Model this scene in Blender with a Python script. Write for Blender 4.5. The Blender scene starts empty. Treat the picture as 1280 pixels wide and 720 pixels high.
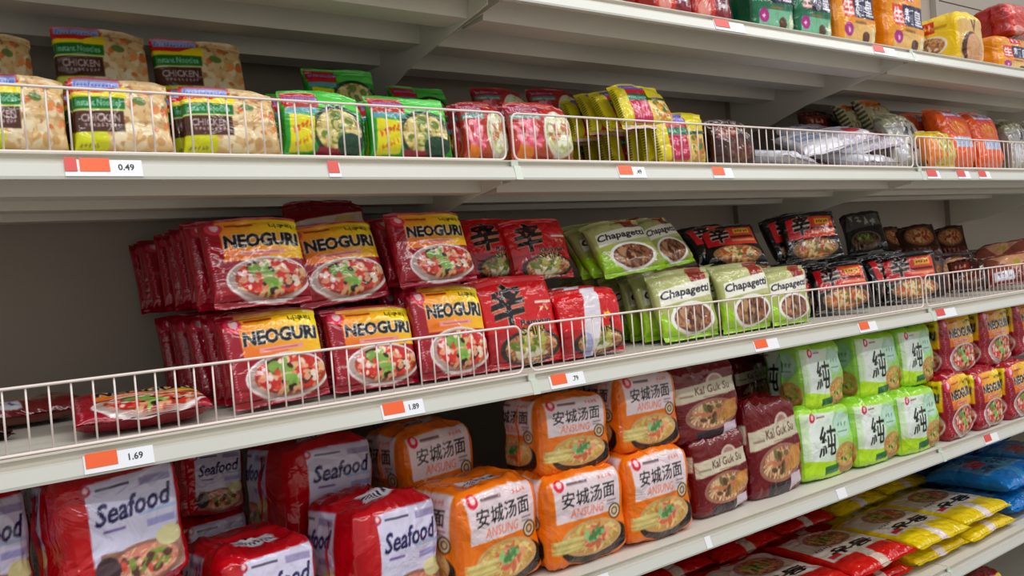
import bpy, math, random
import numpy as np
from mathutils import Matrix, Vector, Euler

scene = bpy.context.scene
COL = scene.collection

# ------------------------------------------------------------------ camera
cam_data = bpy.data.cameras.new('camera')
cam = bpy.data.objects.new('camera', cam_data)
COL.objects.link(cam)
cam_data.sensor_width = 36.0
cam_data.lens = 36.0 * 1056.64 / 1280.0
cam_data.clip_start = 0.02
YAW, PITCH, ROLL = 0.6197, -0.0149, -0.0799
fwd = Vector((math.sin(YAW) * math.cos(PITCH), math.cos(YAW) * math.cos(PITCH), math.sin(PITCH)))
rgt = Vector((math.cos(YAW), -math.sin(YAW), 0))
upv = rgt.cross(fwd)
r2 = rgt * math.cos(ROLL) + upv * math.sin(ROLL)
u2 = -rgt * math.sin(ROLL) + upv * math.cos(ROLL)
cam.matrix_world = Matrix(((r2.x, u2.x, -fwd.x, 0.0), (r2.y, u2.y, -fwd.y, -1.0808),
                           (r2.z, u2.z, -fwd.z, 1.3), (0, 0, 0, 1)))
scene.camera = cam

# ------------------------------------------------------------------ light and exposure
world = bpy.data.worlds.new('store_ambience')
scene.world = world
world.use_nodes = True
world.node_tree.nodes['Background'].inputs[0].default_value = (0.95, 0.97, 1.0, 1)
world.node_tree.nodes['Background'].inputs[1].default_value = 0.74

def area_lamp(name, loc, sx, sy, watts, color=(1.0, 0.98, 0.94), rot=(0, 0, 0)):
    l = bpy.data.lights.new(name, 'AREA')
    l.shape = 'RECTANGLE'; l.size = sx; l.size_y = sy; l.energy = watts; l.color = color
    o = bpy.data.objects.new(name, l)
    o.location = loc; o.rotation_euler = rot
    COL.objects.link(o)
    return o
area_lamp('ceiling_strip_lamp', (1.6, -0.95, 3.15), 7.0, 0.16, 60)
area_lamp('ceiling_strip_lamp', (1.6, -2.1, 3.15), 7.0, 0.16, 75)

scene.view_settings.view_transform = 'Standard'
scene.view_settings.look = 'None'
scene.view_settings.gamma = 1.0
scene.view_settings.use_curve_mapping = False
scene.view_settings.exposure = -0.28

# ------------------------------------------------------------------ materials
def lin(c):
    return tuple((v / 12.92 if v <= 0.04045 else ((v + 0.055) / 1.055) ** 2.4) for v in c)

def material(name, color, rough=0.5, metal=0.0, noise=0.06, nscale=25.0, bump=0.0, bscale=80.0, coat=0.0):
    m = bpy.data.materials.new(name)
    m.use_nodes = True
    nt = m.node_tree; b = nt.nodes['Principled BSDF']
    tc = nt.nodes.new('ShaderNodeTexCoord')
    n = nt.nodes.new('ShaderNodeTexNoise'); n.inputs['Scale'].default_value = nscale; n.inputs['Detail'].default_value = 4
    nt.links.new(tc.outputs['Object'], n.inputs['Vector'])
    mx = nt.nodes.new('ShaderNodeMix'); mx.data_type = 'RGBA'
    c = lin(color)
    mx.inputs['A'].default_value = (*[v * (1 - noise * 2) for v in c], 1)
    mx.inputs['B'].default_value = (*[min(1, v * (1 + noise * 2)) for v in c], 1)
    nt.links.new(n.outputs['Fac'], mx.inputs['Factor'])
    nt.links.new(mx.outputs['Result'], b.inputs['Base Color'])
    b.inputs['Roughness'].default_value = rough
    b.inputs['Metallic'].default_value = metal
    b.inputs['Coat Weight'].default_value = coat
    if bump:
        n2 = nt.nodes.new('ShaderNodeTexNoise'); n2.inputs['Scale'].default_value = bscale
        nt.links.new(tc.outputs['Object'], n2.inputs['Vector'])
        bp = nt.nodes.new('ShaderNodeBump'); bp.inputs['Strength'].default_value = bump; bp.inputs['Distance'].default_value = 0.004
        nt.links.new(n2.outputs['Fac'], bp.inputs['Height'])
        nt.links.new(bp.outputs['Normal'], b.inputs['Normal'])
    return m

def film(name, rough, metal, bump, tint=1.0):
    """Printed plastic film: the print is a colour attribute, the crinkles are procedural relief."""
    m = bpy.data.materials.new(name)
    m.use_nodes = True
    nt = m.node_tree; b = nt.nodes['Principled BSDF']
    at = nt.nodes.new('ShaderNodeAttribute'); at.attribute_name = 'print'
    nt.links.new(at.outputs['Color'], b.inputs['Base Color'])
    b.inputs['Roughness'].default_value = rough
    b.inputs['Metallic'].default_value = metal
    b.inputs['Specular IOR Level'].default_value = 0.6
    tc = nt.nodes.new('ShaderNodeTexCoord')
    oi = nt.nodes.new('ShaderNodeObjectInfo')
    ad = nt.nodes.new('ShaderNodeVectorMath'); ad.operation = 'ADD'
    sc = nt.nodes.new('ShaderNodeMath'); sc.operation = 'MULTIPLY'; sc.inputs[1].default_value = 7.0
    nt.links.new(oi.outputs['Random'], sc.inputs[0])
    nt.links.new(tc.outputs['Object'], ad.inputs[0]); nt.links.new(sc.outputs[0], ad.inputs[1])
    n1 = nt.nodes.new('ShaderNodeTexNoise'); n1.inputs['Scale'].default_value = 15; n1.inputs['Detail'].default_value = 3
    n1.inputs['Distortion'].default_value = 1.2
    n2 = nt.nodes.new('ShaderNodeTexVoronoi'); n2.feature = 'DISTANCE_TO_EDGE'; n2.inputs['Scale'].default_value = 11
    nt.links.new(ad.outputs[0], n1.inputs['Vector']); nt.links.new(ad.outputs[0], n2.inputs['Vector'])
    sm = nt.nodes.new('ShaderNodeMath'); sm.operation = 'MINIMUM'; sm.inputs[1].default_value = 0.12
    nt.links.new(n2.outputs['Distance'], sm.inputs[0])
    su = nt.nodes.new('ShaderNodeMath'); su.operation = 'ADD'
    nt.links.new(n1.outputs['Fac'], su.inputs[0]); nt.links.new(sm.outputs[0], su.inputs[1])
    bp = nt.nodes.new('ShaderNodeBump'); bp.inputs['Strength'].default_value = bump; bp.inputs['Distance'].default_value = 0.012
    nt.links.new(su.outputs[0], bp.inputs['Height'])
    nt.links.new(bp.outputs['Normal'], b.inputs['Normal'])
    return m

M_SHELF = material('cream_shelf_enamel', (0.84, 0.825, 0.785), 0.42, noise=0.03, nscale=6, bump=0.05, bscale=200)
M_RAIL = material('cream_price_rail', (0.81, 0.815, 0.79), 0.30, noise=0.02, nscale=9)
M_PANEL = material('taupe_back_panel', (0.66, 0.62, 0.575), 0.55, noise=0.03, nscale=4)
M_WIRE = material('pale_wire', (0.93, 0.88, 0.86), 0.30, noise=0.03)
M_FLOOR = material('store_floor', (0.48, 0.46, 0.43), 0.4, noise=0.04, nscale=3)
M_BOUNCE = material('pale_bounce_panel', (0.90, 0.88, 0.84), 0.6, noise=0.03, nscale=3)  # pale finish of the added out-of-frame panel that reflects light
M_TAG = material('white_tag_card', (0.93, 0.94, 0.97), 0.4, noise=0.01)
M_TAGO = material('orange_tag_strip', (0.95, 0.38, 0.16), 0.4, noise=0.03)
M_TAGR = material('red_tag_strip', (0.86, 0.30, 0.27), 0.4, noise=0.03)
M_INK = material('tag_ink', (0.22, 0.24, 0.30), 0.6, noise=0.01)
M_CLIP = material('cloudy_clip', (0.80, 0.84, 0.79), 0.25, noise=0.03)
M_FILM = film('printed_glossy_film', 0.15, 0.0, 0.55)
M_FOIL = film('printed_foil_film', 0.24, 0.30, 0.8)
M_SOFT = film('printed_soft_film', 0.15, 0.0, 0.7)

# ------------------------------------------------------------------ helpers
def link(name, me, mat=None, parent=None):
    o = bpy.data.objects.new(name, me)
    COL.objects.link(o)
    if mat is not None and me is not None and not me.materials:
        me.materials.append(mat)
    if parent is not None:
        o.parent = parent
    return o

def mesh(name, verts, faces, smooth=False):
    me = bpy.data.meshes.new(name)
    me.from_pydata(verts, [], faces)
    if smooth:
        me.polygons.foreach_set('use_smooth', [True] * len(me.polygons))
    me.update()
    return me

def box_geo(x0, x1, y0, y1, z0, z1, base=0):
    v = [(x0, y0, z0), (x1, y0, z0), (x1, y1, z0), (x0, y1, z0), (x0, y0, z1), (x1, y0, z1), (x1, y1, z1), (x0, y1, z1)]
    f = [(0, 3, 2, 1), (4, 5, 6, 7), (0, 1, 5, 4), (1, 2, 6, 5), (2, 3, 7, 6), (3, 0, 4, 7)]
    return v, [tuple(i + base for i in q) for q in f]

def box_mesh(name, *a):
    return mesh(name, *box_geo(*a))

def prism_x(name, prof, x0, x1):
    """Extrude a closed (y, z) profile along x."""
    n = len(prof)
    v = [(x0, y, z) for y, z in prof] + [(x1, y, z) for y, z in prof]
    f = [(i, (i + 1) % n, (i + 1) % n + n, i + n) for i in range(n)]
    f += [tuple(range(n))[::-1], tuple(range(n, 2 * n))]
    return mesh(name, v, f)

def tube(name, pts, r, sides=6, closed=False):
    P = [Vector(p) for p in pts]; n = len(P); V = []; F = []
    for i, p in enumerate(P):
        a = P[i - 1] if (i > 0 or closed) else P[i]
        b = P[(i + 1) % n] if (i < n - 1 or closed) else P[i]
        d = (b - a).normalized()
        s = d.cross(Vector((0, 1, 0)))
        s = s.normalized() if s.length > 1e-4 else Vector((1, 0, 0))
        t = d.cross(s).normalized()
        for k in range(sides):
            an = 2 * math.pi * k / sides
            V.append(tuple(p + (s * math.cos(an) + t * math.sin(an)) * r))
    for i in range(n if closed else n - 1):
        for k in range(sides):
            j = (i + 1) % n; l = (k + 1) % sides
            F.append((i * sides + k, i * sides + l, j * sides + l, j * sides + k))
    if not closed:
        F += [tuple(range(sides))[::-1], tuple(range((n - 1) * sides, n * sides))]
    return mesh(name, V, F, True)

def empty(name, loc=(0, 0, 0), rot=(0, 0, 0)):
    o = bpy.data.objects.new(name, None)
    o.empty_display_size = 0.03
    o.location = loc; o.rotation_euler = rot
    COL.objects.link(o)
    return o

def tag(o, label, cat, group=None):
    o['label'] = label; o['category'] = cat
    if group: o['group'] = group
    return o

# ------------------------------------------------------------------ setting
def struct(name, me, mat):
    o = link(name, me, mat); o['kind'] = 'structure'; return o
struct('floor', box_mesh('floor', -6, 12, -8, 1.2, -0.05, 0), M_FLOOR)
struct('bounce_wall', box_mesh('bounce_wall', -4.5, 8.5, -3.05, -2.95, 0, 2.1), M_BOUNCE)      # plain unseen panel added across the aisle to bounce light under the shelves
X1 = 0.8032; W = 1.22
JOINTS = [X1 + W * k for k in range(-2, 4)]            # bay joints, left to right
wall = struct('wall_back', box_mesh('wall_back', JOINTS[0] - .6, JOINTS[-1] + .6, .60, .64, 0, 2.75), M_PANEL)
for k in range(len(JOINTS) - 1):
    for z0, z1 in ((0.02, .74), (.745, 1.49), (1.495, 2.22), (2.225, 2.73)):
        link('panel', box_mesh('panel', JOINTS[k] + .014, JOINTS[k + 1] - .014, .575, .60, z0, z1), M_PANEL, wall)
for x in JOINTS:
    v, f = [], []
    a, b = box_geo(x - .012, x + .012, .553, .60, 0, 2.74); v += a; f += b
    o = link('upright', mesh('upright', v, f), M_PANEL, wall)

# shelf levels: underside of the front lip
LEVELS = [('top', 1.7378), ('second', 1.4502), ('third', 1.1075), ('fourth', .7632), ('fifth', .4688), ('bottom', .17)]
LIP_H = .0327; LIP_T = .0126
LEVEL_TEXT = {'top': 'highest cream shelf, under the amber multipacks',
              'second': 'fenced cream shelf at eye height',
              'third': 'fenced cream shelf below eye height',
              'fourth': 'unfenced cream shelf of big multipacks',
              'fifth': 'low cream shelf of flat bags',
              'bottom': 'bottom cream shelf near the floor'}
BAY_TEXT = ['bay beyond the left edge of the frame', 'left bay', 'middle bay between the two fence joints',
            'right bay', 'bay beyond the right edge of the frame']
def make_shelf(x0, x1, zb, label, group):
    """One steel shelf, at the origin of an empty sitting at its front left lower corner."""
    root = empty('shelf', (x0, 0, zb)); L = x1 - x0; h = LIP_H; g = .0012
    tag(root, label, 'shelf', group)
    prof = [(.0098, h), (.0098, h - .0016), (.0165, h - .0028), (.0165, h * .62), (.004, h * .66), (.0022, 0.002), (.004, 0.0),
            (.010, 0), (.0178, .004), (.0205, h - .005), (.575, h - .004), (.575, h)]
    link('deck', prism_x('deck', prof, g, L - g), M_SHELF, root)
    rail = [(.0045, h * .66), (-.001, .004), (-.0005, .0005), (.0022, .0005), (.0065, h * .66)]
    link('price_rail', prism_x('price_rail', rail, .004, L - .004), M_RAIL, root)
    for k in range(3):
        y = .083 + .1576 * k
        link('rib', prism_x('rib', [(y - .002, -.0094), (y + .062, -.0070), (y + .062, h - .005), (y - .010, h - .005)],
                            .010, L - .0218), M_SHELF, root)
    br = [(.022, h - .005), (.022, -.004), (.13, -.018), (.30, -.045), (.42, -.078), (.552, -.092), (.552, h - .005)]
    link('bracket', prism_x('bracket', br, L - .0215, L - .0185), M_SHELF, root)
    low = [(y, z if z > 0 else z * .45 + .004) for y, z in br]
    link('bracket', prism_x('bracket', low, .004, .007), M_SHELF, root)
    link('joint_cap', prism_x('joint_cap', [(-.0025, .0005), (.0035, h * .7), (.009, h * .72), (.009, h + .0006), (.013, h + .0006), (.006, .0005)],
                              L - .007, L + .006), M_CLIP, root)
    return root
for lname, zb in LEVELS:
    for k in range(len(JOINTS) - 1):
        make_shelf(JOINTS[k], JOINTS[k + 1], zb, LEVEL_TEXT[lname] + ', ' + BAY_TEXT[k], 'shelves of the gondola')

# wire fences on the second and third shelf
wire_me = tube('wire', [(0, 0, 0), (0, 0, .0725)], .00125, 5)
wire_me.materials.append(M_WIRE)
for lname, zt, text in (('second', 1.4829, 'pale wire fence on the upper fenced shelf'),
                        ('third', 1.1402, 'pale wire fence on the lower fenced shelf')):
    for k in range(len(JOINTS) - 1):
        x0 = JOINTS[k] + .008; L = W - .016
        root = empty('wire_fence', (x0, .021, zt + .0025))
        tag(root, text + ', ' + BAY_TEXT[k], 'fence', 'wire fences along the shelf fronts')
        pts = []
        r = .012; H = .0755
        for cx, cz, a0 in ((L - r, r, -90), (L - r, H - r, 0), (r, H - r, 90), (r, r, 180)):
            for s in range(5):
                an = math.radians(a0 + s * 22.5)
                pts.append((cx + r * math.cos(an), 0, cz + r * math.sin(an)))
        link('frame', tube('frame', pts, .0019, 6, True), M_WIRE, root)
        link('foot_wire', tube('foot_wire', [(.02, .004, -.001), (L - .02, .004, -.001)], .0012, 5), M_WIRE, root)
        n = 51
        for i in range(n):
            o = link('wire', wire_me, None, root)
            o.location = (.0235 + (L - .047) * i / (n - 1), 0.0014, .0015)

# ------------------------------------------------------------------ flat print, drawn into small colour grids
_glyphs = {}
def glyphs(text, bold=0.0, shear=0.0):
    key = (text, bold, shear)
    if key not in _glyphs:
        c = bpy.data.curves.new('lettering', 'FONT')
        c.body = text; c.offset = bold; c.shear = shear; c.resolution_u = 2; c.fill_mode = 'FRONT'
        o = bpy.data.objects.new('lettering', c); COL.objects.link(o)
        bpy.context.view_layer.update()
        m = o.to_mesh(); m.calc_loop_triangles()
        co = np.zeros(len(m.vertices) * 3); m.vertices.foreach_get('co', co); co = co.reshape(-1, 3)[:, :2]
        tr = np.zeros(len(m.loop_triangles) * 3, dtype=int); m.loop_triangles.foreach_get('vertices', tr)
        T = co[tr].reshape(-1, 3, 2)
        o.to_mesh_clear(); bpy.data.objects.remove(o); bpy.data.curves.remove(c)
        _glyphs[key] = T
    return _glyphs[key]

class Art:
    """A little canvas: x to the right and y upward, both 0..1; colours in sRGB."""
    def __init__(s, w, h, bg, px=0.0006, seed=1):
        s.W, s.H = w, h; s.n = max(60, int(w / px)); s.m = max(60, int(h / px))
        s.a = np.zeros((s.m, s.n, 3)); s.a[:] = bg
        s.X, s.Y = np.meshgrid((np.arange(s.n) + .5) / s.n, (np.arange(s.m) + .5) / s.m)
        s.rng = random.Random(seed)
    def put(s, mask, col, al=1.0):
        col = np.array(col, float)
        if col.ndim == 1:
            s.a[mask] = s.a[mask] * (1 - al) + col * al
        else:
            s.a[mask] = s.a[mask] * (1 - al) + col[mask] * al
    def grad(s, c0, c1, horizontal=True):
        t = (s.X if horizontal else s.Y)[..., None]
        return np.array(c0) * (1 - t) + np.array(c1) * t
    def rect(s, x0, y0, x1, y1, c, al=1.0):
        s.put((s.X > x0) & (s.X < x1) & (s.Y > y0) & (s.Y < y1), c, al)
    def poly(s, P, c, al=1.0):
        inside = np.zeros(s.X.shape, bool); n = len(P)
        for i in range(n):
            x0, y0 = P[i]; x1, y1 = P[(i + 1) % n]
            if y0 == y1: continue
            k = ((s.Y >= min(y0, y1)) & (s.Y < max(y0, y1))) & (s.X < (x1 - x0) * (s.Y - y0) / (y1 - y0) + x0)
            inside ^= k
        s.put(inside, c, al)
    def ell(s, cx, cy, rx, ry, c, al=1.0, ang=0.0, clip=None):
        asp = s.H / s.W
        dx = s.X - cx; dy = (s.Y - cy) * asp
        ca, sa = math.cos(ang), math.sin(ang)
        u = (dx * ca + dy * sa) / rx; v = (-dx * sa + dy * ca) / (ry * asp)
        m = u * u + v * v < 1
        if clip is not None: m &= clip
        s.put(m, c, al); return m
    def text(s, t, cx, cy, w, h, c, bold=0.0, shear=0.0, ang=0.0, outline=None, ow=0.05):
        if outline is not None:
            s.text(t, cx, cy, w * (1 + ow * .5), h * (1 + ow), outline, bold + ow, shear, ang)
        T = glyphs(t, bold, shear)
        if len(T) == 0: return
        lo = T.reshape(-1, 2).min(0); hi = T.reshape(-1, 2).max(0)
        P = (T - (lo + hi) / 2) / (hi - lo)                 # -.5 .. .5
        x = P[..., 0] * w * s.W; y = P[..., 1] * h * s.H
        ca, sa = math.cos(ang), math.sin(ang)
        X = ((x * ca - y * sa) / s.W + cx) * s.n; Y = ((x * sa + y * ca) / s.H + cy) * s.m
        for a, b in zip(X, Y):
            x0 = max(0, int(a.min())); x1 = min(s.n, int(a.max()) + 2)
            y0 = max(0, int(b.min())); y1 = min(s.m, int(b.max()) + 2)
            if x0 >= x1 or y0 >= y1: continue
            gx = np.arange(x0, x1)[None, :] + .5; gy = np.arange(y0, y1)[:, None] + .5
            e = []
            for i in range(3):
                j = (i + 1) % 3
                e.append((a[j] - a[i]) * (gy - b[i]) - (b[j] - b[i]) * (gx - a[i]))
            m = ((e[0] >= -.3) & (e[1] >= -.3) & (e[2] >= -.3)) | ((e[0] <= .3) & (e[1] <= .3) & (e[2] <= .3))
            s.a[y0:y1, x0:x1][m] = c
    def strokes(s, cx, cy, rx, ry, cols, n, lx, wy, clip, jitter=math.pi):
        for i in range(n):
            a = s.rng.uniform(0, 2 * math.pi); r = math.sqrt(s.rng.random())
            s.ell(cx + rx * r * math.cos(a), cy + ry * r * math.sin(a), lx * s.rng.uniform(.5, 1.2), wy * s.rng.uniform(.6, 1.3),
                  s.rng.choice(cols), .9, s.rng.uniform(-jitter, jitter), clip)
    def bowl(s, cx, cy, rx, ry, rim, broth, noodle, bits, n=60, body=None):
        if body is not None:
            s.ell(cx, cy - ry * .45, rx * .97, ry * 1.0, body)
        s.ell(cx, cy, rx, ry, rim)
        m = s.ell(cx, cy, rx * .86, ry * .84, broth)
        s.strokes(cx, cy, rx * .8, ry * .75, noodle, n, rx * .34, ry * .07, m)
        s.strokes(cx, cy + ry * .05, rx * .62, ry * .55, bits, n // 3, rx * .17, ry * .15, m)
    def scrawl(s, cx, cy, w, h, c, n=5, ang=0.0):
        """Illegible lettering: a row of short strokes."""
        for i in range(n):
            t = (i + .5) / n - .5
            x = cx + t * w; y = cy + math.sin(ang) * t * w * s.W / s.H
            for k in range(2):
                s.ell(x + s.rng.uniform(-.2, .2) * w / n, y + s.rng.uniform(-.25, .25) * h, w / n * .42, h * .11, c, 1, s.rng.uniform(-1.5, 1.5))
            s.ell(x, y, w / n * .10, h * .42 , c, 1, s.rng.uniform(-.3, .3))
    def sample(s, u, v):
        """Anti-aliased look-up at u, v in 0..1."""
        if not hasattr(s, 'blur'):
            p = np.pad(s.a, ((1, 1), (1, 1), (0, 0)), mode='edge')
            s.blur = sum(p[i:i + s.m, j:j + s.n] for i in range(3) for j in range(3)) / 9.0
        x = np.clip(u * s.n - .5, 0, s.n - 1.001); y = np.clip(v * s.m - .5, 0, s.m - 1.001)
        i = x.astype(int); j = y.astype(int); fx = (x - i)[..., None]; fy = (y - j)[..., None]
        b = s.blur
        return (b[j, i] * (1 - fx) + b[j, i + 1] * fx) * (1 - fy) + (b[j + 1, i] * (1 - fx) + b[j + 1, i + 1] * fx) * fy

GREENS = [(.45, .62, .22), (.62, .74, .35), (.25, .42, .15)]
REDS = [(.80, .22, .15), (.70, .15, .12), (.90, .42, .25)]
NOOD = [(.86, .66, .40), (.93, .80, .58), (.72, .45, .26)]
BLACK = (.05, .05, .07); WHITE = (.95, .94, .93)

def emblem(A, x, y, r, col=(.80, .10, .22)):
    A.ell(x, y, r, r * A.W / A.H, col)
    A.ell(x + r * .1, y + r * .15 * A.W / A.H, r * .5, r * .6 * A.W / A.H, (.96, .80, .82))

def art_neoguri(w=.14, h=.145):
    A = Art(w, h, (.60, .035, .13), seed=3)
    A.put((A.X > .17) & (A.Y > .48) & (A.Y < .975), A.grad((.92, .40, .12), (.98, .78, .08)))
    A.rect(.17, .50, .62, .58, (.92, .47, .13)); A.put((A.X > .17) & (A.Y > .78) & (A.Y < .975), A.grad((.94, .48, .14), (.97, .90, .10)))
    A.rect(.24, .875, .52, .90, (.62, .22, .08)); emblem(A, .13, .87, .085, (.86, .20, .32))
    A.text('너구리', .80, .865, .24, .065, BLACK, .02)
    A.text('NEOGURI', .57, .70, .76, .16, BLACK, .045, .08, outline=(.97, .95, .92), ow=.05)
    A.rect(.33, .535, .78, .585, (.93, .62, .60)); A.rect(.38, .552, .72, .566, (.78, .36, .36))
    A.ell(.57, .265, .43, .245, (.90, .87, .87)); A.ell(.57, .27, .405, .22, (.70, .60, .58)); m = A.ell(.60, .275, .375, .20, (.62, .20, .12))
    A.strokes(.60, .28, .36, .18, [(.80, .38, .20), (.88, .60, .38), (.70, .20, .12), (.90, .72, .55)], 60, .09, .022, m)
    A.strokes(.60, .28, .34, .16, [(.78, .12, .12), (.86, .20, .16), (.93, .84, .70), (.20, .10, .06), (.90, .60, .45)], 34, .075, .055, m)
    A.strokes(.52, .33, .20, .10, [(.50, .66, .28), (.66, .78, .42), (.28, .40, .16)], 8, .075, .04, m); A.strokes(.62, .19, .16, .05, [(.62, .78, .38), (.48, .68, .28)], 5, .08, .035, m)
    A.strokes(.60, .27, .34, .16, [(.95, .90, .82), (.15, .08, .05), (.86, .25, .18), (.93, .70, .55)], 22, .035, .03, m)
    A.strokes(.30, .27, .10, .10, [(.90, .55, .50), (.95, .90, .92)], 6, .03, .03, m)
    for k in range(26):
        A.ell(.06 + A.rng.uniform(-.012, .012), .10 + k * .027, .010, .007, (.82, .62, .66))
    return A
def art_seafood(w=.15, h=.165):
    A = Art(w, h, (.74, .02, .08), seed=5)
    A.poly([(.20, .30), (.21, .93), (.96, .95), (.95, .12), (.84, .08), (.24, .10)], (.82, .81, .92))
    A.poly([(.22, .10), (.26, .38), (.62, .35), (.95, .46), (.95, .12), (.7, .07)], (.66, .50, .44))
    A.bowl(.60, .22, .34, .17, (.60, .42, .36), (.80, .50, .42), [(.92, .68, .58), (.86, .52, .45), (.95, .82, .66)], [(.50, .60, .25), (.85, .30, .25), (.35, .22, .2)], 70)
    A.ell(.30, .24, .10, .11, (.28, .20, .24)); A.ell(.84, .38, .12, .08, (.86, .84, .62))
    A.rect(.30, .86, .58, .885, (.35, .33, .42)); A.rect(.66, .83, .92, .89, (.60, .57, .74)); emblem(A, .22, .885, .045, (.70, .12, .25))
    A.rect(.60, .60, .93, .63, (.66, .74, .90)); A.rect(.66, .49, .91, .55, (.62, .62, .84)); A.rect(.30, .53, .48, .555, (.50, .42, .66))
    A.text('Seafood', .58, .70, .68, .17, (.07, .06, .30), .022, .4, .08)
    return A
def art_ansung(w=.17, h=.155):
    A = Art(w, h, (.93, .46, .04), seed=7)
    A.poly([(.08, .50), (.07, .95), (.92, .97), (.90, .52)], (.90, .83, .86))
    emblem(A, .15, .90, .06, (.86, .08, .20)); A.rect(.24, .885, .50, .91, (.45, .36, .38)); A.scrawl(.74, .90, .2, .05, (.90, .45, .40), 4)
    A.text('安城汤面', .50, .745, .70, .17, (.05, .045, .06), .006, .12, .03)
    A.text('ANSUNG', .46, .585, .42, .095, (.93, .42, .28), .0, .12)
    A.rect(.72, .62, .85, .635, (.5, .45, .5)); A.rect(.72, .59, .82, .60, (.5, .45, .5))
    A.ell(.54, .225, .44, .215, (.10, .09, .09)); A.ell(.50, .16, .36, .14, (.22, .16, .15)); A.rect(0, 0, .06, .5, (.93, .46, .04)); A.rect(.965, 0, 1, .5, (.93, .46, .04))
    A.bowl(.50, .285, .39, .19, (.80, .64, .42), (.84, .58, .32), [(.85, .74, .40), (.92, .84, .56), (.76, .62, .30)], [(.85, .40, .28), (.93, .62, .48)], 90)
    m = A.X > -1
    for k in range(9):
        A.ell(.20, .19 + k * .016, .20, .011, A.rng.choice([(.86, .80, .52), (.78, .70, .40)]), 1, .02)
    A.strokes(.53, .31, .12, .07, [(.35, .62, .35), (.55, .78, .50), (.30, .50, .28)], 16, .05, .03, m)
    A.ell(.82, .50, .085, .085, (.20, .16, .13)); A.ell(.82, .50, .07, .07, (.88, .80, .66)); A.ell(.82, .50, .045, .045, (.30, .22, .18)); A.ell(.82, .5, .03, .03, (.85, .75, .6))
    return A
def art_kal(w=.17, h=.16):
    A = Art(w, h, (.42, .03, .08), seed=9)
    A.ell(.62, .72, .15, .14, (.80, .72, .66)); A.ell(.62, .74, .10, .09, (.66, .50, .48))
    A.poly([(0, .52), (0, .72), (1, .80), (1, .60)], (.80, .76, .67))
    A.text('Kal Guk Su', .56, .675, .56, .10, (.30, .16, .12), .004, .1, .06)
    A.rect(.05, .60, .25, .625, (.55, .45, .38)); A.rect(.40, .57, .8, .583, (.6, .5, .42))
    A.bowl(.52, .34, .42, .20, (.62, .44, .36), (.60, .38, .28), [(.88, .72, .52), (.76, .55, .38), (.92, .80, .66)], [(.35, .25, .16), (.45, .42, .25), (.80, .50, .35)], 80)
    A.poly([(.62, .24), (.9, .26), (.92, .5), (.72, .48)], (.84, .58, .26), .8)
    A.rect(.25, .04, .72, .14, (.18, .12, .16)); A.poly([(.68, .04), (.92, .08), (.90, .2), (.70, .18)], (.80, .74, .80))
    return A
def art_jun(w=.17, h=.155):
    A = Art(w, h, (.66, .84, .16), seed=11)
    A.put((A.X > -1) & (A.Y > .24), A.grad((.84, .93, .80), (.62, .86, .34)))
    A.put((A.X > .10) & (A.X < .62) & (A.Y > .22), A.grad((.93, .95, .96), (.78, .90, .78)))
    A.poly([(0, .0), (0, .30), (.5, .22), (1, .28), (1, 0)], (.70, .88, .10))
    A.poly([(0, .93), (0, 1), (1, 1), (1, .94), (.5, .90)], (.62, .84, .16))
    emblem(A, .18, .86, .055, (.80, .08, .20)); A.rect(.26, .85, .42, .87, (.60, .30, .35))
    A.ell(.74, .70, .19, .19, (.66, .85, .70)); A.ell(.74, .70, .16, .16, (.74, .88, .80)); A.scrawl(.74, .71, .2, .07, (.40, .60, .50), 3); A.rect(.64, .60, .84, .615, (.4, .6, .5))
    A.text('純', .42, .52, .36, .42, (.03, .05, .04), .012, .15)
    A.bowl(.78, .28, .22, .17, (.76, .60, .36), (.80, .60, .30), [(.88, .74, .44), (.72, .50, .25)], GREENS + [(.85, .5, .3)], 50, body=(.66, .46, .24))
    A.poly([(.35, .07), (.36, .16), (.62, .18), (.60, .08)], (.16, .42, .24))
    return A
def art_chicken(w=.13, h=.105):
    A = Art(w, h, (.80, .66, .46), seed=13)
    m = A.X > -1
    A.strokes(.62, .50, .55, .62, [(.62, .44, .26), (.70, .52, .32)], 60, .10, .06, m)
    A.strokes(.62, .50, .55, .62, [(.90, .78, .58), (.94, .86, .70), (.84, .68, .46), (.88, .74, .52)], 110, .085, .05, m, 1.2)
    A.strokes(.68, .5, .38, .50, [(.35, .48, .22), (.86, .42, .20), (.90, .55, .30), (.45, .55, .28)], 14, .06, .05, m)
    A.ell(.64, .10, .42, .16, (.62, .36, .22)); A.ell(.64, .16, .42, .18, (.86, .72, .50)); A.strokes(.64, .22, .36, .14, [(.92, .80, .60), (.80, .62, .40), (.94, .88, .74)], 30, .08, .05, m)
    A.poly([(0, .0), (0, .58), (.12, .52), (.32, .22), (.30, .0)], (.80, .82, .12)); A.ell(.16, .20, .17, .24, (.84, .86, .10))
    A.scrawl(.14, .14, .2, .05, (.50, .46, .08), 5)
    A.rect(.0, .30, .50, .58, (.30, .17, .12)); A.text('CHICKEN', .27, .475, .38, .095, (.82, .74, .78), .02); A.scrawl(.28, .39, .36, .06, (.74, .62, .66), 9)
    A.rect(.0, .58, .52, .75, (.09, .45, .17)); A.rect(.0, .565, .52, .59, (.86, .88, .50)); A.text('Instant Noodles', .26, .665, .44, .08, (.66, .88, .80), .01)
    A.poly([(0, .74), (0, .86), (.3, .80), (.55, .93), (.54, .73)], (.95, .86, .10)); A.poly([(0, .80), (0, 1), (.50, 1), (.53, .90), (.3, .79)], (.84, .08, .10)); A.rect(.03, .86, .50, .98, (.62, .72, .92))
    A.text('Indomie', .26, .92, .44, .085, (.22, .32, .80), .0, .2, 0, (.86, .90, .97), .03)
    return A
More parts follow.
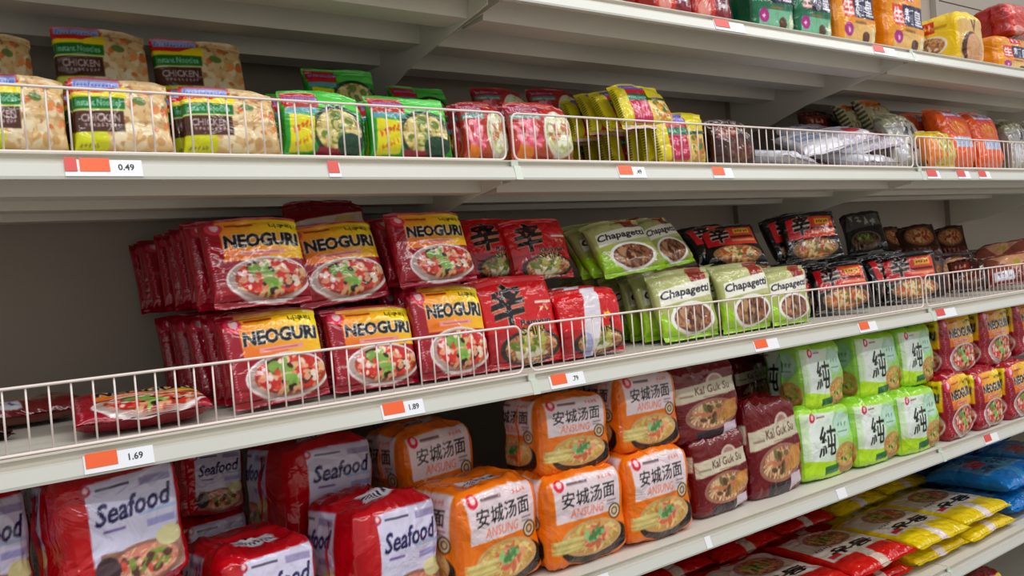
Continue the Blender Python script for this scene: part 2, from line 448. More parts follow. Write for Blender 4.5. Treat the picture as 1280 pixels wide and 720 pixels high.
def art_veggie(w=.13, h=.105):
    A = Art(w, h, (.12, .62, .16), seed=17)
    A.put((A.Y > .72), A.grad((.20, .70, .20), (.40, .86, .36)))
    A.bowl(.66, .40, .33, .36, (.12, .22, .16), (.60, .52, .24), [(.88, .80, .50), (.93, .88, .62), (.76, .66, .34)], [(.85, .78, .5), (.4, .5, .2)], 90)
    A.poly([(.38, .03), (.40, .18), (.9, .12), (.9, .03)], (.60, .10, .22)); A.ell(.80, .22, .17, .15, (.10, .26, .18))
    A.poly([(.06, .10), (.08, .62), (.38, .58), (.34, .12)], (.90, .86, .10)); A.scrawl(.22, .44, .26, .14, (.88, .32, .08), 5, .4); A.scrawl(.22, .25, .22, .10, (.85, .45, .08), 5, .4)
    A.rect(.04, .62, .42, .71, (.35, .62, .66)); A.rect(.04, .71, .44, .76, (.70, .16, .12))
    A.poly([(.02, .76), (.03, .97), (.46, .95), (.44, .76)], (.76, .08, .16)); A.text('Indomie', .25, .86, .38, .11, (.35, .42, .86), .0, .2, 0, (.88, .88, .97), .03)
    return A
def art_shrimp(w=.13, h=.105):
    A = Art(w, h, (.70, .17, .13), seed=19)
    A.put((A.Y < .45), A.grad((.76, .22, .20), (.62, .36, .12)))
    A.rect(.0, .78, .55, .96, (.62, .10, .20)); A.text('Indomie', .26, .87, .40, .10, (.80, .84, .93), .01, .2); A.rect(.02, .68, .48, .77, (.30, .52, .50)); A.text('Instant Noodles', .25, .72, .4, .06, (.8, .9, .88))
    A.strokes(.26, .42, .20, .22, [(.92, .42, .55), (.95, .60, .68), (.86, .28, .38)], 24, .09, .05, A.X > -1)
    A.scrawl(.25, .45, .30, .20, (.95, .70, .74), 4, .3); A.poly([(.05, .0), (.1, .28), (.3, .22), (.35, 0)], (.90, .52, .14))
    A.bowl(.76, .46, .26, .38, (.86, .86, .80), (.74, .76, .50), [(.82, .84, .62), (.90, .92, .80), (.66, .68, .42)], [(.93, .93, .86), (.75, .45, .3)], 70)
    return A
def art_curry(w=.135, h=.11):
    A = Art(w, h, (.86, .80, .08), seed=23)
    A.rect(.20, .10, .56, .56, (.74, .10, .28)); A.scrawl(.38, .42, .28, .18, (.95, .62, .72), 4, .2); A.scrawl(.38, .22, .26, .12, (.93, .6, .7), 5, .2)
    A.rect(.20, .56, .58, .70, (.08, .40, .28)); A.text('Instant Noodles', .39, .63, .34, .06, (.80, .92, .86)); A.rect(.19, .70, .58, .80, (.78, .10, .12))
    A.poly([(.18, .79), (.19, .97), (.58, .97), (.57, .79)], (.40, .33, .72)); A.text('Indomie', .38, .88, .34, .10, (.82, .80, .95), .01, .2)
    A.bowl(.78, .36, .22, .34, (.86, .72, .36), (.80, .62, .22), [(.92, .80, .46), (.84, .66, .30)], [(.80, .45, .2), (.30, .45, .18)], 60); A.poly([(.55, .72), (.60, .62), (.98, .66), (.98, .60), (.55, .56)], (.12, .28, .12))
    for k in range(16): A.ell(.02, .12 + k * .05, .012, .012, (.2, .2, .1))
    A.rect(.04, .0, .96, .07, (.86, .74, .76))
    return A
def art_maroon(w=.13, h=.105):
    A = Art(w, h, (.20, .05, .04), seed=29)
    A.rect(.10, .55, .60, .85, (.42, .10, .08)); A.scrawl(.35, .70, .36, .18, (.72, .55, .45), 3)
    A.bowl(.6, .32, .34, .26, (.26, .16, .12), (.28, .12, .07), [(.38, .22, .13), (.42, .30, .2)], [(.35, .1, .08)], 50)
    for k in range(6): A.ell(.12 + k * .14, .93, .02, .02, (.55, .45, .4))
    return A
def art_shin(w=.15, h=.15):
    A = Art(w, h, (.80, .05, .09), seed=31)
    A.put((A.Y < .40) & (A.Y > .0), A.grad((.62, .03, .10), (.74, .08, .08)))
    A.bowl(.55, .19, .42, .19, (.14, .13, .13), (.55, .30, .14), [(.72, .52, .34), (.82, .66, .46), (.62, .42, .26)], [(.66, .68, .30), (.35, .45, .15), (.90, .88, .80)], 80)
    A.text('辛', .34, .68, .46, .48, BLACK, .03, .15, .12, (.80, .52, .42), .04)
    A.text('Ramyun', .66, .455, .44, .085, BLACK, .03, .1, 0, (.86, .70, .62), .05); A.text('SHIN', .60, .365, .34, .09, BLACK, .04, 0, 0, (.94, .82, .20), .07)
    A.scrawl(.82, .60, .16, .07, (.88, .78, .50), 2); A.rect(.70, .66, .95, .69, (.90, .86, .80))
    return A
def art_shinstripe(w=.15, h=.15):
    A = art_shin(w, h)
    A.rect(0, .40, 1, 1, (.80, .05, .09))
    A.poly([(.30, .0), (.34, .45), (.44, 1), (.66, 1), (.62, .5), (.46, 0)], (.86, .84, .88)); A.poly([(.30, 0), (.35, .35), (.42, .3), (.44, 0)], (.62, .64, .80))
    A.scrawl(.72, .58, .12, .16, (.93, .80, .30), 2, .8); A.scrawl(.78, .42, .1, .2, BLACK, 1)
    return A
def art_fold(w=.15, h=.13):
    A = Art(w, h, (.50, .03, .09), seed=33)
    A.poly([(.05, .40), (.08, .66), (.5, .72), (.95, .80), (.96, .56), (.5, .46)], (.86, .78, .70)); A.rect(.15, .53, .45, .62, (.72, .68, .80)); A.poly([(.5, .55), (.6, .72), (.85, .74), (.8, .58)], (.82, .70, .42))
    A.rect(0, 0, 1, .40, (.80, .45, .12)); A.scrawl(.5, .25, .7, .2, BLACK, 5)
    return A
def art_chapa(w=.15, h=.14):
    A = Art(w, h, (.64, .68, .34), seed=37)
    A.put((A.Y > .5), A.grad((.68, .70, .44), (.78, .78, .56)))
    A.poly([(0, 0), (0, .45), (.35, .02), (1, .1), (1, 0)], (.60, .80, .12))
    A.poly([(.66, .60), (.60, .98), (.90, 1.0), (.88, .62)], (.66, .18, .10)); A.ell(.72, .84, .12, .13, (.55, .16, .09))
    A.poly([(.06, .50), (.08, .72), (.95, .82), (.93, .58)], (.93, .93, .88))
    A.text('Chapagetti', .50, .65, .84, .15, (.06, .05, .10), .022, .2, .06, (.96, .95, .93), .05)
    A.bowl(.52, .28, .38, .235, (.93, .93, .93), (.34, .16, .12), [(.42, .22, .16), (.55, .32, .22), (.68, .48, .34)], [(.30, .14, .10), (.50, .34, .22), (.72, .56, .40)], 110)
    return A
def art_black(w=.15, h=.135):
    A = Art(w, h, (.06, .055, .06), seed=41)
    A.put((A.X > .10) & (A.X < .92) & (A.Y > .42) & (A.Y < .86), A.grad((.84, .08, .16), (.86, .30, .14)))
    A.text('辛', .36, .70, .32, .42, BLACK, .03, .15, .08, (.85, .75, .70), .05)
    A.rect(.60, .68, .86, .80, (.90, .66, .18)); A.rect(.52, .58, .90, .63, (.30, .08, .06)); A.rect(.52, .50, .90, .545, (.88, .60, .46)); A.scrawl(.73, .74, .22, .07, (.3, .1, .05), 5)
    A.bowl(.52, .22, .40, .19, (.55, .40, .28), (.55, .26, .14), [(.80, .58, .36), (.66, .40, .24), (.88, .70, .46)], [(.76, .28, .15), (.40, .45, .18), (.90, .82, .6)], 80)
    return A
def art_dark(w=.15, h=.13):
    A = Art(w, h, (.12, .11, .11), seed=43)
    A.poly([(.05, .5), (.2, .95), (.9, .9), (.95, .6)], (.34, .33, .33)); A.scrawl(.52, .74, .66, .26, (.70, .70, .70), 4, -.3)
    A.bowl(.5, .25, .36, .2, (.42, .36, .32), (.2, .1, .08), [(.40, .28, .2), (.5, .38, .28)], GREENS, 50)
    return A
def art_brown(w=.15, h=.13):
    A = Art(w, h, (.22, .08, .06), seed=47)
    A.bowl(.55, .60, .36, .28, (.50, .32, .22), (.62, .36, .2), [(.80, .60, .38), (.70, .46, .28)], [(.6, .2, .12), (.88, .7, .5)], 60)
    A.rect(.1, .1, .9, .28, (.32, .10, .08)); A.scrawl(.5, .19, .5, .12, (.66, .42, .32), 4)
    return A
def art_tan(w=.15, h=.13):
    A = Art(w, h, (.55, .28, .22), seed=53)
    A.poly([(.1, .9), (.5, .35), (.9, .92)], (.80, .58, .44)); A.ell(.55, .62, .06, .09, (.66, .60, .20)); A.rect(0, .0, 1, .30, (.45, .12, .12))
    A.poly([(.1, .1), (.12, .34), (.45, .38), (.44, .12)], (.84, .84, .90)); A.scrawl(.28, .24, .24, .14, (.4, .35, .5), 3)
    return A
def art_orangebag(w=.155, h=.19):
    A = Art(w, h, (.93, .35, .08), seed=59)
    A.poly([(.20, .76), (.18, .96), (.86, .97), (.84, .78)], (.86, .80, .90)); A.poly([(.16, .72), (.20, .79), (.86, .80), (.9, .74)], (.88, .30, .36))
    A.poly([(.20, .28), (.21, .44), (.82, .45), (.81, .29)], (.72, .80, .94)); A.scrawl(.5, .86, .5, .12, (.55, .42, .60), 5)
    for k in range(5): A.rect(.26, .30 + k * .026, .78, .308 + k * .026, (.45, .52, .72))
    A.ell(.5, .60, .24, .10, (.97, .52, .12))
    return A
def art_silver(w=.16, h=.165):
    A = Art(w, h, (.70, .70, .68), seed=61)
    A.scrawl(.60, .60, .42, .24, (.16, .17, .24), 2); A.scrawl(.62, .30, .42, .24, (.16, .17, .24), 2); A.poly([(0, .7), (0, 1), (1, 1), (1, .8)], (.62, .62, .52)); A.strokes(.4, .85, .4, .1, [(.4, .42, .3), (.88, .86, .8)], 30, .05, .02, A.X > -1)
    A.ell(.22, .3, .16, .2, (.82, .84, .88))
    return A
def art_ricebag(w=.2, h=.15):
    A = Art(w, h, (.90, .90, .95), seed=67)
    A.put(A.X > .5, A.grad((.80, .80, .86), (.74, .70, .76))); A.ell(.80, .40, .09, .16, (.70, .16, .22)); A.scrawl(.55, .6, .24, .16, (.55, .55, .62), 4)
    A.rect(.08, .38, .42, .64, (.62, .68, .84)); A.scrawl(.25, .51, .30, .12, (.90, .92, .97), 6)
    for k in range(20): A.rect(k * .05, .92, k * .05 + .022, 1, (.3, .3, .28))
    return A
def art_olivebag(w=.17, h=.18):
    A = Art(w, h, (.70, .68, .54), seed=71)
    for k in range(12):
        A.poly([(.0, .06 + k * .08), (.0, .10 + k * .08), (.12, .13 + k * .08), (.12, .09 + k * .08)], (.28, .28, .18))
        A.poly([(.88, .06 + k * .08), (.88, .10 + k * .08), (1, .13 + k * .08), (1, .09 + k * .08)], (.28, .28, .18))
    A.strokes(.5, .55, .3, .3, [(.80, .76, .62), (.45, .46, .28), (.88, .84, .74), (.60, .52, .30)], 70, .06, .03, A.X > -1)
    A.poly([(.2, .82), (.3, 1), (.9, 1), (.8, .84)], (.88, .45, .10)); A.scrawl(.5, .4, .4, .2, (.3, .34, .2), 3)
    return A
def art_yellowbag(w=.14, h=.11):
    A = Art(w, h, (.86, .74, .16), seed=73)
    A.poly([(0, 0), (0, .8), (.4, .5), (.3, 0)], (.90, .50, .12)); A.strokes(.6, .5, .3, .3, [(.93, .86, .5), (.5, .56, .2), (.86, .4, .2)], 40, .07, .04, A.X > -1)
    return A
def art_cjkbox(bg, panel, blk, w=.15, h=.155, seed=79, cream=(.90, .72, .42)):
    A = Art(w, h, bg, seed=seed)
    A.poly([(.1, 0), (.12, .28), (.95, .30), (.96, 0)], cream)
    A.rect(.12, .38, .42, .70, panel); A.poly([(.38, .38), (.36, .72), (.93, .73), (.94, .39)], blk)
    A.text('生', .25, .54, .22, .25, (.97, .86, .86), .03, 0, 0, (.85, .15, .2), .03); A.text('麺皇', .65, .55, .48, .26, (.93, .92, .96), .014)
    A.poly([(.35, .78), (.34, .96), (.66, .97), (.66, .79)], (.80, .10, .22)); A.scrawl(.50, .87, .24, .14, (.95, .75, .80), 2)
    A.ell(.22, .20, .11, .10, (.66, .12, .50)); A.scrawl(.22, .20, .09, .09, (.95, .8, .92), 1)
    A.rect(.36, .30, .66, .335, (.55, .40, .18)); A.ell(.66, .12, .10, .08, (.34, .20, .12)); A.ell(.86, .12, .04, .14, (.86, .84, .70))
    return A
def art_redmulti(w=.13, h=.15):
    A = Art(w, h, (.76, .16, .09), seed=83)
    A.poly([(.45, 0), (.50, .62), (.97, .64), (.96, 0)], (.50, .06, .12)); A.text('口', .70, .34, .30, .34, (.80, .72, .76), .05, .1, 0, (.2, .05, .1), .05); A.ell(.2, .15, .15, .12, (.85, .55, .5))
    return A
def art_yellowmulti(w=.15, h=.135):
    A = Art(w, h, (.93, .78, .12), seed=89)
    A.poly([(.28, .66), (.29, .90), (.60, .92), (.60, .68)], (.80, .16, .12)); A.scrawl(.445, .79, .24, .14, (.97, .82, .5), 3); A.rect(.55, .74, .80, .80, (.75, .55, .12))
    A.bowl(.52, .42, .28, .2, (.90, .88, .84), (.58, .36, .2), [(.82, .62, .4), (.66, .44, .3)], [(.5, .3, .2), (.9, .85, .75)], 50); A.bowl(.48, .16, .24, .14, (.72, .40, .28), (.5, .26, .16), [(.8, .6, .4)], [(.9, .85, .8), (.5, .2, .15)], 40)
    A.poly([(.55, .05), (.56, .13), (.92, .15), (.9, .06)], (.95, .90, .75))
    return A
def art_yellowfront(w=.13, h=.135):
    A = Art(w, h, (.86, .70, .42), seed=97)
    A.ell(.40, .28, .36, .34, (.30, .16, .10)); A.ell(.5, .27, .34, .32, (.80, .58, .40)); A.poly([(.35, .95), (.5, .6), (.62, .95), (.55, .95), (.5, .75), (.43, .95)], (.5, .34, .2)); A.poly([(0, .85), (0, 1), (1, 1), (1, .9)], (.93, .80, .16))
    return A
def art_flat(main, sq, txt, w=.25, h=.27, seed=101):
    A = Art(w, h, (.86, .82, .76), seed=seed)
    A.rect(0, 0, 1, .27, main); A.rect(0, .88, 1, 1, main); A.rect(0, .0, .06, 1, main); A.rect(.94, 0, 1, 1, main)
    A.rect(.42, .0, .56, .27, sq); A.rect(.42, .92, .56, 1, sq)
    A.bowl(.55, .66, .30, .17, (.66, .48, .42), (.60, .32, .22), [(.86, .66, .46), (.74, .5, .34)], GREENS + [(.8, .3, .2)], 60)
    A.text(txt, .52, .38, .66, .13, BLACK, .045, .1); A.rect(.10, .30, .26, .36, (.75, .15, .2)); A.scrawl(.26, .50, .26, .05, (.2, .2, .35), 6)
    return A
def art_blue(w=.25, h=.27):
    A = art_flat((.06, .45, .76), (.55, .78, .90), '우동', w, h, 103)
    A.a[:] = A.a * .35 + np.array((.06, .45, .76)) * .65
    A.poly([(.2, .45), (.25, .65), (.6, .7), (.6, .5)], (.80, .22, .30)); A.poly([(.5, .3), (.55, .6), (.9, .62), (.92, .34)], (.30, .68, .80)); A.text('우동', .7, .46, .3, .16, (.05, .2, .4), .03)
    return A

# ------------------------------------------------------------------ relief of crumpled film
def vnoise(x, y, z, seed):
    """Value noise on numpy arrays."""
    xi = np.floor(x).astype(np.int64); yi = np.floor(y).astype(np.int64); zi = np.floor(z).astype(np.int64)
    fx = x - xi; fy = y - yi; fz = z - zi
    fx = fx * fx * (3 - 2 * fx); fy = fy * fy * (3 - 2 * fy); fz = fz * fz * (3 - 2 * fz)
    def h(a, b, c):
        n = (a * 374761393 + b * 668265263 + c * 2147483647 + seed * 1274126177) & 0xffffffff
        n = ((n ^ (n >> 13)) * 1103515245) & 0xffffffff
        return ((n ^ (n >> 16)) & 0xffff) / 65535.0
    r = 0
    for dx in (0, 1):
        for dy in (0, 1):
            for dz in (0, 1):
                w = (fx if dx else 1 - fx) * (fy if dy else 1 - fy) * (fz if dz else 1 - fz)
                r = r + w * h(xi + dx, yi + dy, zi + dz)
    return r
def crumple(P, seed, f=38.0):
    """Smooth dents plus sharp creases, 0..1-ish, centred on zero."""
    x, y, z = P[..., 0] * f, P[..., 1] * f, P[..., 2] * f
    a = vnoise(x * .6 + 5, y * .6, z * .6, seed) - .5
    q = vnoise(x * .5 + 9, y * .5, z * .5 + 3, seed + 7) * 2.2
    b = 1 - np.abs(2 * vnoise(x * 1.1 + q, y * 1.1, z * .9 + q, seed + 3) - 1)
    c = 1 - np.abs(2 * vnoise(x * 2.3, y * 2.3 + q, z * 2.1, seed + 11) - 1)
    return a + .55 * (b ** 3 - .25) + .25 * (c ** 3 - .25)

def grid_mesh(name, P, colors, wrap=False, flip=False):
    """P: (m, n, 3) points, colors: (m, n, 3) sRGB."""
    m, n = P.shape[:2]
    me = bpy.data.meshes.new(name)
    idx = np.arange(m * n).reshape(m, n)
    if wrap: idx = np.concatenate([idx, idx[:, :1]], 1)
    q = np.stack([idx[:-1, :-1], idx[:-1, 1:], idx[1:, 1:], idx[1:, :-1]], -1).reshape(-1, 4)
    if flip: q = q[:, ::-1]
    me.vertices.add(m * n); me.vertices.foreach_set('co', P.reshape(-1).astype(np.float32))
    me.loops.add(q.size); me.loops.foreach_set('vertex_index', q.reshape(-1).astype(np.int32))
    me.polygons.add(len(q)); me.polygons.foreach_set('loop_start', (np.arange(len(q)) * 4).astype(np.int32))
    me.polygons.foreach_set('use_smooth', np.ones(len(q), bool))
    me.update(calc_edges=True)
    paint(me, colors.reshape(-1, 3))
    return me
def paint(me, c):
    at = me.color_attributes.new('print', 'FLOAT_COLOR', 'POINT')
    c = np.clip(c, 0, 1); l = np.where(c <= .04045, c / 12.92, ((c + .055) / 1.055) ** 2.4)
    at.data.foreach_set('color', np.concatenate([l, np.ones((len(l), 1))], 1).astype(np.float32).reshape(-1))
def join_geo(name, parts):
    """Join several (P, colour, wrap, flip) grids in one mesh."""
    V, Q, C, base = [], [], [], 0
    for P, c, wrap, flip in parts:
        m, n = P.shape[:2]; idx = np.arange(m * n).reshape(m, n) + base
        if wrap: idx = np.concatenate([idx, idx[:, :1]], 1)
        q = np.stack([idx[:-1, :-1], idx[:-1, 1:], idx[1:, 1:], idx[1:, :-1]], -1).reshape(-1, 4)
        Q.append(q[:, ::-1] if flip else q); V.append(P.reshape(-1, 3)); C.append(c.reshape(-1, 3)); base += m * n
    V = np.concatenate(V); Q = np.concatenate(Q); C = np.concatenate(C)
    me = bpy.data.meshes.new(name)
    me.vertices.add(len(V)); me.vertices.foreach_set('co', V.reshape(-1).astype(np.float32))
    me.loops.add(Q.size); me.loops.foreach_set('vertex_index', Q.reshape(-1).astype(np.int32))
    me.polygons.add(len(Q)); me.polygons.foreach_set('loop_start', (np.arange(len(Q)) * 4).astype(np.int32))
    me.polygons.foreach_set('use_smooth', np.ones(len(Q), bool))
    me.update(calc_edges=True); paint(me, C)
    return me

def sup(phi, p):
    c, s = np.cos(phi), np.sin(phi)
    return np.sign(c) * np.abs(c) ** (2 / p), np.sign(s) * np.abs(s) ** (2 / p)
def resample(phi0, phi1, a, b, p, n):
    """n angles from phi0 to phi1 evenly spaced along the superellipse outline."""
    t = np.linspace(phi0, phi1, 20001); x, y = sup(t, p)
    d = np.concatenate([[0], np.cumsum(np.hypot(np.diff(x * a), np.diff(y * b)))])
    return np.interp(np.linspace(0, d[-1], n), d, t)

def warp(P, W, H, D, seed, k=1.0):
    """Slack of a real bag: a slight twist, bow and drooping corners."""
    r = random.Random(seed * 7 + 1); g = lambda a: r.uniform(-a, a) * k
    u = P[..., 0] / W * 2; v = P[..., 2] / H
    tw, bw, s1, s2, c1, c2, b2 = g(.006), g(.006), g(.05), g(.03), r.uniform(0, .010) * k, r.uniform(0, .010) * k, g(.004)
    P[..., 1] += tw * u * (2 * v - 1) + bw * (1 - (2 * v - 1) ** 2) + b2 * u * u + c1 * np.maximum(0, -u) ** 3 * v ** 4 + c2 * np.maximum(0, u) ** 3 * v ** 4
    P[..., 2] -= v * (c1 * .8 * np.maximum(0, -u) ** 3 + c2 * .8 * np.maximum(0, u) ** 3)
    P[..., 0] += s1 * W * .35 * (v - .4) * np.maximum(0, v) + s2 * W * .25 * np.sin(v * 3.1)
    return P

def pillow_parts(name, art, D, res, seed, amp=.0016):
    """Single packet: bulging body plus a crimped seal at each end. Front faces -y, base at z = 0."""
    W, H = art.W, art.H; se = .010
    nu = int((W + D) / res); nv = int((H - 2 * se) / res)
    ph = resample(math.pi, 2 * math.pi, W / 2, D / 2, 4.5, nu)
    cx, cy = sup(ph, 4.5)
    v = np.linspace(0, 1, nv)[:, None]
    th = (1 - np.abs(2 * v - 1) ** 5) ** .62 * .96 + .04
    wd = 1 - .035 * (1 - np.abs(2 * v - 1) ** 3)
    x = cx[None, :] * W / 2 * wd; y = cy[None, :] * D / 2 * th; z = se + v * (H - 2 * se) + 0 * x
    P = np.stack([x, y + D / 2, z], -1)
    edge = np.abs(2 * v - 1)
    k = crumple(P, seed, 27.0) * amp * 1.5 * (0.6 + 2.0 * edge ** 4) * np.minimum(1, th * 1.5)
    # crease fans running in from the seals
    fan = np.sin(x * 260 + 3 * np.sin(x * 90 + seed)) * edge ** 7 * .0011
    P[..., 1] += k + fan
    u = P[..., 0] / W + .5
    c = art.sample(u, P[..., 2] / H)
    # printed side edges with tiny white specks of lettering
    nb = 14
    ph2 = np.linspace(0, math.pi, nb); bx, by = sup(ph2, 3.2)
    v2 = np.linspace(0, 1, nb)[:, None]; th2 = (1 - np.abs(2 * v2 - 1) ** 5) ** .62 * .96 + .04; wd2 = 1 - .035 * (1 - np.abs(2 * v2 - 1) ** 3)
    B = np.stack([bx[None, :] * W / 2 * wd2, by[None, :] * D / 2 * th2 + D / 2, se + v2 * (H - 2 * se) + 0 * bx[None, :]], -1)
    side = art.sample(np.array([[.03]]), np.array([[.5]]))[0, 0]
    P = warp(P, W, H, D, seed); B = warp(B, W, H, D, seed)
    body = join_geo(name, [(P, c, False, False), (B, np.zeros(B.shape) + side * .9, False, False)])
    seals = []
    for top in (False, True):
        n = 72; r = 5
        uu = np.linspace(-1, 1, n)[None, :]; t = np.linspace(0, 1, r)[:, None]
        zig = .0016 * np.abs(((uu * 18) % 1) - .5)
        zz = (se * 1.15 * (1 - t) if not top else H - se * 1.15 * (1 - t)) + 0 * uu
        if top: zz[-1] -= zig[0]
        else: zz[-1] += zig[0]; 
        yy = D / 2 + .0007 * np.sin(t * 18) + .0016 * np.sin(uu * 5 + seed) * t + .001 * np.sin(uu * 13 + seed) * t
        S = np.stack([uu * W / 2 + 0 * t, yy, zz], -1)
        cc = art.sample(S[..., 0] / W + .5, zz / H) * .97
        S = warp(S, W, H, D, seed)
        seals.append(grid_mesh('seal', S, cc, flip=top is False))
    return body, seals

def brick_parts(name, front, side, back_col, D, res, seed, amp=.0035, p=9.0, topcol=None, q=9.0):
    """Multipack: rounded brick of film wrapped round several packets."""
    W, H = front.W, front.H
    r = .016; R = .020
    def arc(cx, cy, a0, n):                            # quarter circle of the rounded outline
        a = np.radians(a0 + np.linspace(0, 90, n + 1)[:-1]); return np.stack([cx + r * np.cos(a), cy + r * np.sin(a)], -1)
    def seg(a, b, n):
        t = np.linspace(0, 1, n + 1)[:-1, None]; return np.array(a) * (1 - t) + np.array(b) * t
    a, b = W / 2, D / 2; na = max(4, int(r * 1.57 / res)); nl = max(6, int((D - 2 * r) / res * .8)); nf = int((W - 2 * r) / res)
    O = [seg((-a, b - r), (-a, -b + r), nl), arc(-a + r, -b + r, 180, na), seg((-a + r, -b), (a - r, -b), nf), arc(a - r, -b + r, 270, na),
         seg((a, -b + r), (a, b - r), 10), arc(a - r, b - r, 0, 3), seg((a - r, b), (-a + r, b), 10), arc(-a + r, b - r, 90, 3)]
    cnt = [len(o) for o in O]; O = np.concatenate(O); cx, cy = O[:, 0] / a, O[:, 1] / b
    m = min(a, b); nh = int((H - 2 * R) / res); nr = max(5, int(R * 1.57 / res))
    an = np.linspace(-math.pi / 2, 0, nr + 1)[:-1]
    lo = np.stack([1 - (R - R * np.cos(an)) / m, R + R * np.sin(an)], -1)
    cap = np.stack([np.linspace(.02, lo[0, 0], 11)[:-1], np.zeros(10)], -1)
    mid = np.stack([np.ones(nh + 1), np.linspace(R, H - R, nh + 1)], -1)
    up = np.stack([lo[::-1, 0], H - lo[::-1, 1]], -1); cap2 = np.stack([cap[::-1, 0], np.full(10, H)], -1)
    prof = np.concatenate([cap, lo, mid, up, cap2]); sc = prof[:, :1]; z = prof[:, 1:]
    zz = np.clip(2 * z / H - 1, -1, 1)
    inx = cx[None, :] * a; iny = cy[None, :] * b
    # inset the outline towards the middle by a constant distance, so the rounding is even on every side
    off = (1 - sc) * m
    x = np.sign(inx) * np.maximum(0, np.abs(inx) - off * np.abs(cx)[None, :] * (a / m if False else 1) * (1 + (a / m - 1) * (sc < .55) * (1 - sc / .55)))
    y = np.sign(iny) * np.maximum(0, np.abs(iny) - off * np.abs(cy)[None, :] * (1 + (b / m - 1) * (sc < .55) * (1 - sc / .55)))
    z = z + 0 * x
    bul = .004 * (1 - zz ** 2)
    P = np.stack([x + np.sign(x) * bul * (np.abs(cx)[None, :] > .98) * (1 - cy[None, :] ** 2), y - bul * 1.2 * (cy[None, :] < -.98) * (1 - cx[None, :] ** 2) + D / 2, z], -1)
    k = crumple(P + seed, seed, 20.0) * amp * 1.3 * (.55 + 1.3 * np.abs(zz) ** 6)
    k = k + .0012 * np.sin(z * 2 * math.pi / (H / 1.0) * 2 + seed)
    nx, ny = cx[None, :] * sc ** 6, cy[None, :] * sc ** 6
    top = 1 - sc ** 8
    P[..., 0] += nx * k; P[..., 1] += ny * k
    # the top and bottom are gathered and puckered
    P[..., 2] += np.sign(zz) * top * (k * 1.6 + .004 * (1 - np.abs(P[..., 0] * 2 / W)))
    P[..., 2] = np.maximum(P[..., 2], 0)
    zt = np.clip(P[..., 2] / H, 0, 1); rr = random.Random(seed)
    P[..., 0] += rr.uniform(-.006, .006) * zt ** 2; P[..., 1] += rr.uniform(.0, .008) * zt ** 3
    n_tot = len(cx); col = np.zeros(P.shape)
    V = np.clip(z / H, 0, 1)
    fr = front.sample(np.clip(P[..., 0] / W + .5, 0, 1), V)
    sd = side.sample(np.clip(1 - P[..., 1] / D, 0, 1), V)
    tc = np.array(topcol if topcol is not None else back_col)
    isleft = np.zeros(n_tot, bool); isleft[:cnt[0] + cnt[1] // 2] = True
    isfront = np.zeros(n_tot, bool); isfront[cnt[0] + cnt[1] // 2:cnt[0] + cnt[1] + cnt[2] + cnt[3]] = True
    col[:] = np.array(back_col)
    col[:, isfront] = fr[:, isfront]; col[:, isleft] = sd[:, isleft]
    w = np.clip((.90 - sc) * 25, 0, 1)[..., None] * np.ones(P.shape)
    col = col * (1 - w) + tc * w
    # a small printed patch on the folded top
    if topcol is not None:
        m = (z > H * .9) & (np.abs(P[..., 0]) < W * .22) & (np.abs(P[..., 1] - D * .42) < D * .12) & (sc < .93)
        col[m] = (.86, .84, .88)
        m2 = m & (np.abs(P[..., 1] - D * .42) < D * .05) & ((np.floor(P[..., 0] * 300) % 2) < 1)
        col[m2] = (.2, .18, .3)
    body = grid_mesh(name, P, col, wrap=True)
    # crimped fin gathered along the top
    n, r = 60, 4
    uu = np.linspace(-1, 1, n)[None, :]; t = np.linspace(0, 1, r)[:, None]
    F = np.stack([uu * W * .44 + 0 * t, D * .62 + .012 * t + .003 * np.sin(uu * 9 + seed) * t,
                  H - .003 + (.006 + .003 * np.sin(uu * 7 + seed * 2)) * t + .0015 * (t > .9) * np.abs(((uu * 14) % 1) - .5)], -1)
    fin = grid_mesh('end_fin', F, np.zeros(F.shape) + tc * .95)
    # folded fin down the left side
    t2 = np.linspace(0, 1, n)[:, None]; r2 = np.linspace(0, 1, 4)[None, :]
    G = np.stack([-W / 2 - .001 - .010 * r2 + .002 * np.sin(t2 * 9 + seed) * r2, D * .55 - .006 * r2 + .003 * np.sin(t2 * 12 + seed) * r2, H * (.12 + .76 * t2) + 0 * r2], -1)
    sfin = grid_mesh('side_fin', G, np.zeros(G.shape) + np.array(back_col) * .95)
    return body, [fin, sfin]

# ------------------------------------------------------------------ one prototype of every kind of packet
PROTO = {}
def crimp_side(front, h, w, base, full=True, seed=1, margin=False):
    """Art for the narrow printed side of a multipack: the same picture squeezed, or plain film."""
    A = Art(w, h, base, px=.001, seed=seed)
    if full:
        u = (A.X + .35) / (.95 if margin else 1.25); m = (u > 0) & (u < 1)
        A.a[m] = front.sample(np.clip(u, 0, 1), A.Y)[m]
    return A
def single(key, art, D, name, mat=None, res=.0016, nvar=3, amp=.0022):
    PROTO[key] = dict(kind='single', W=art.W, H=art.H, D=D, name=name, mat=mat or M_FILM,
                      var=[pillow_parts('wrapper', art, D, res, 11 + 17 * i + len(key), amp) for i in range(nvar)])
def multi(key, art, side, back, D, name, mat=None, res=.0018, nvar=2, amp=.0035, p=9.0, top=None):
    PROTO[key] = dict(kind='multi', W=art.W, H=art.H, D=D, name=name, mat=mat or M_SOFT,
                      var=[brick_parts('wrapper', art, side, back, D, res, 5 + 13 * i + len(key), amp, p, top) for i in range(nvar)])

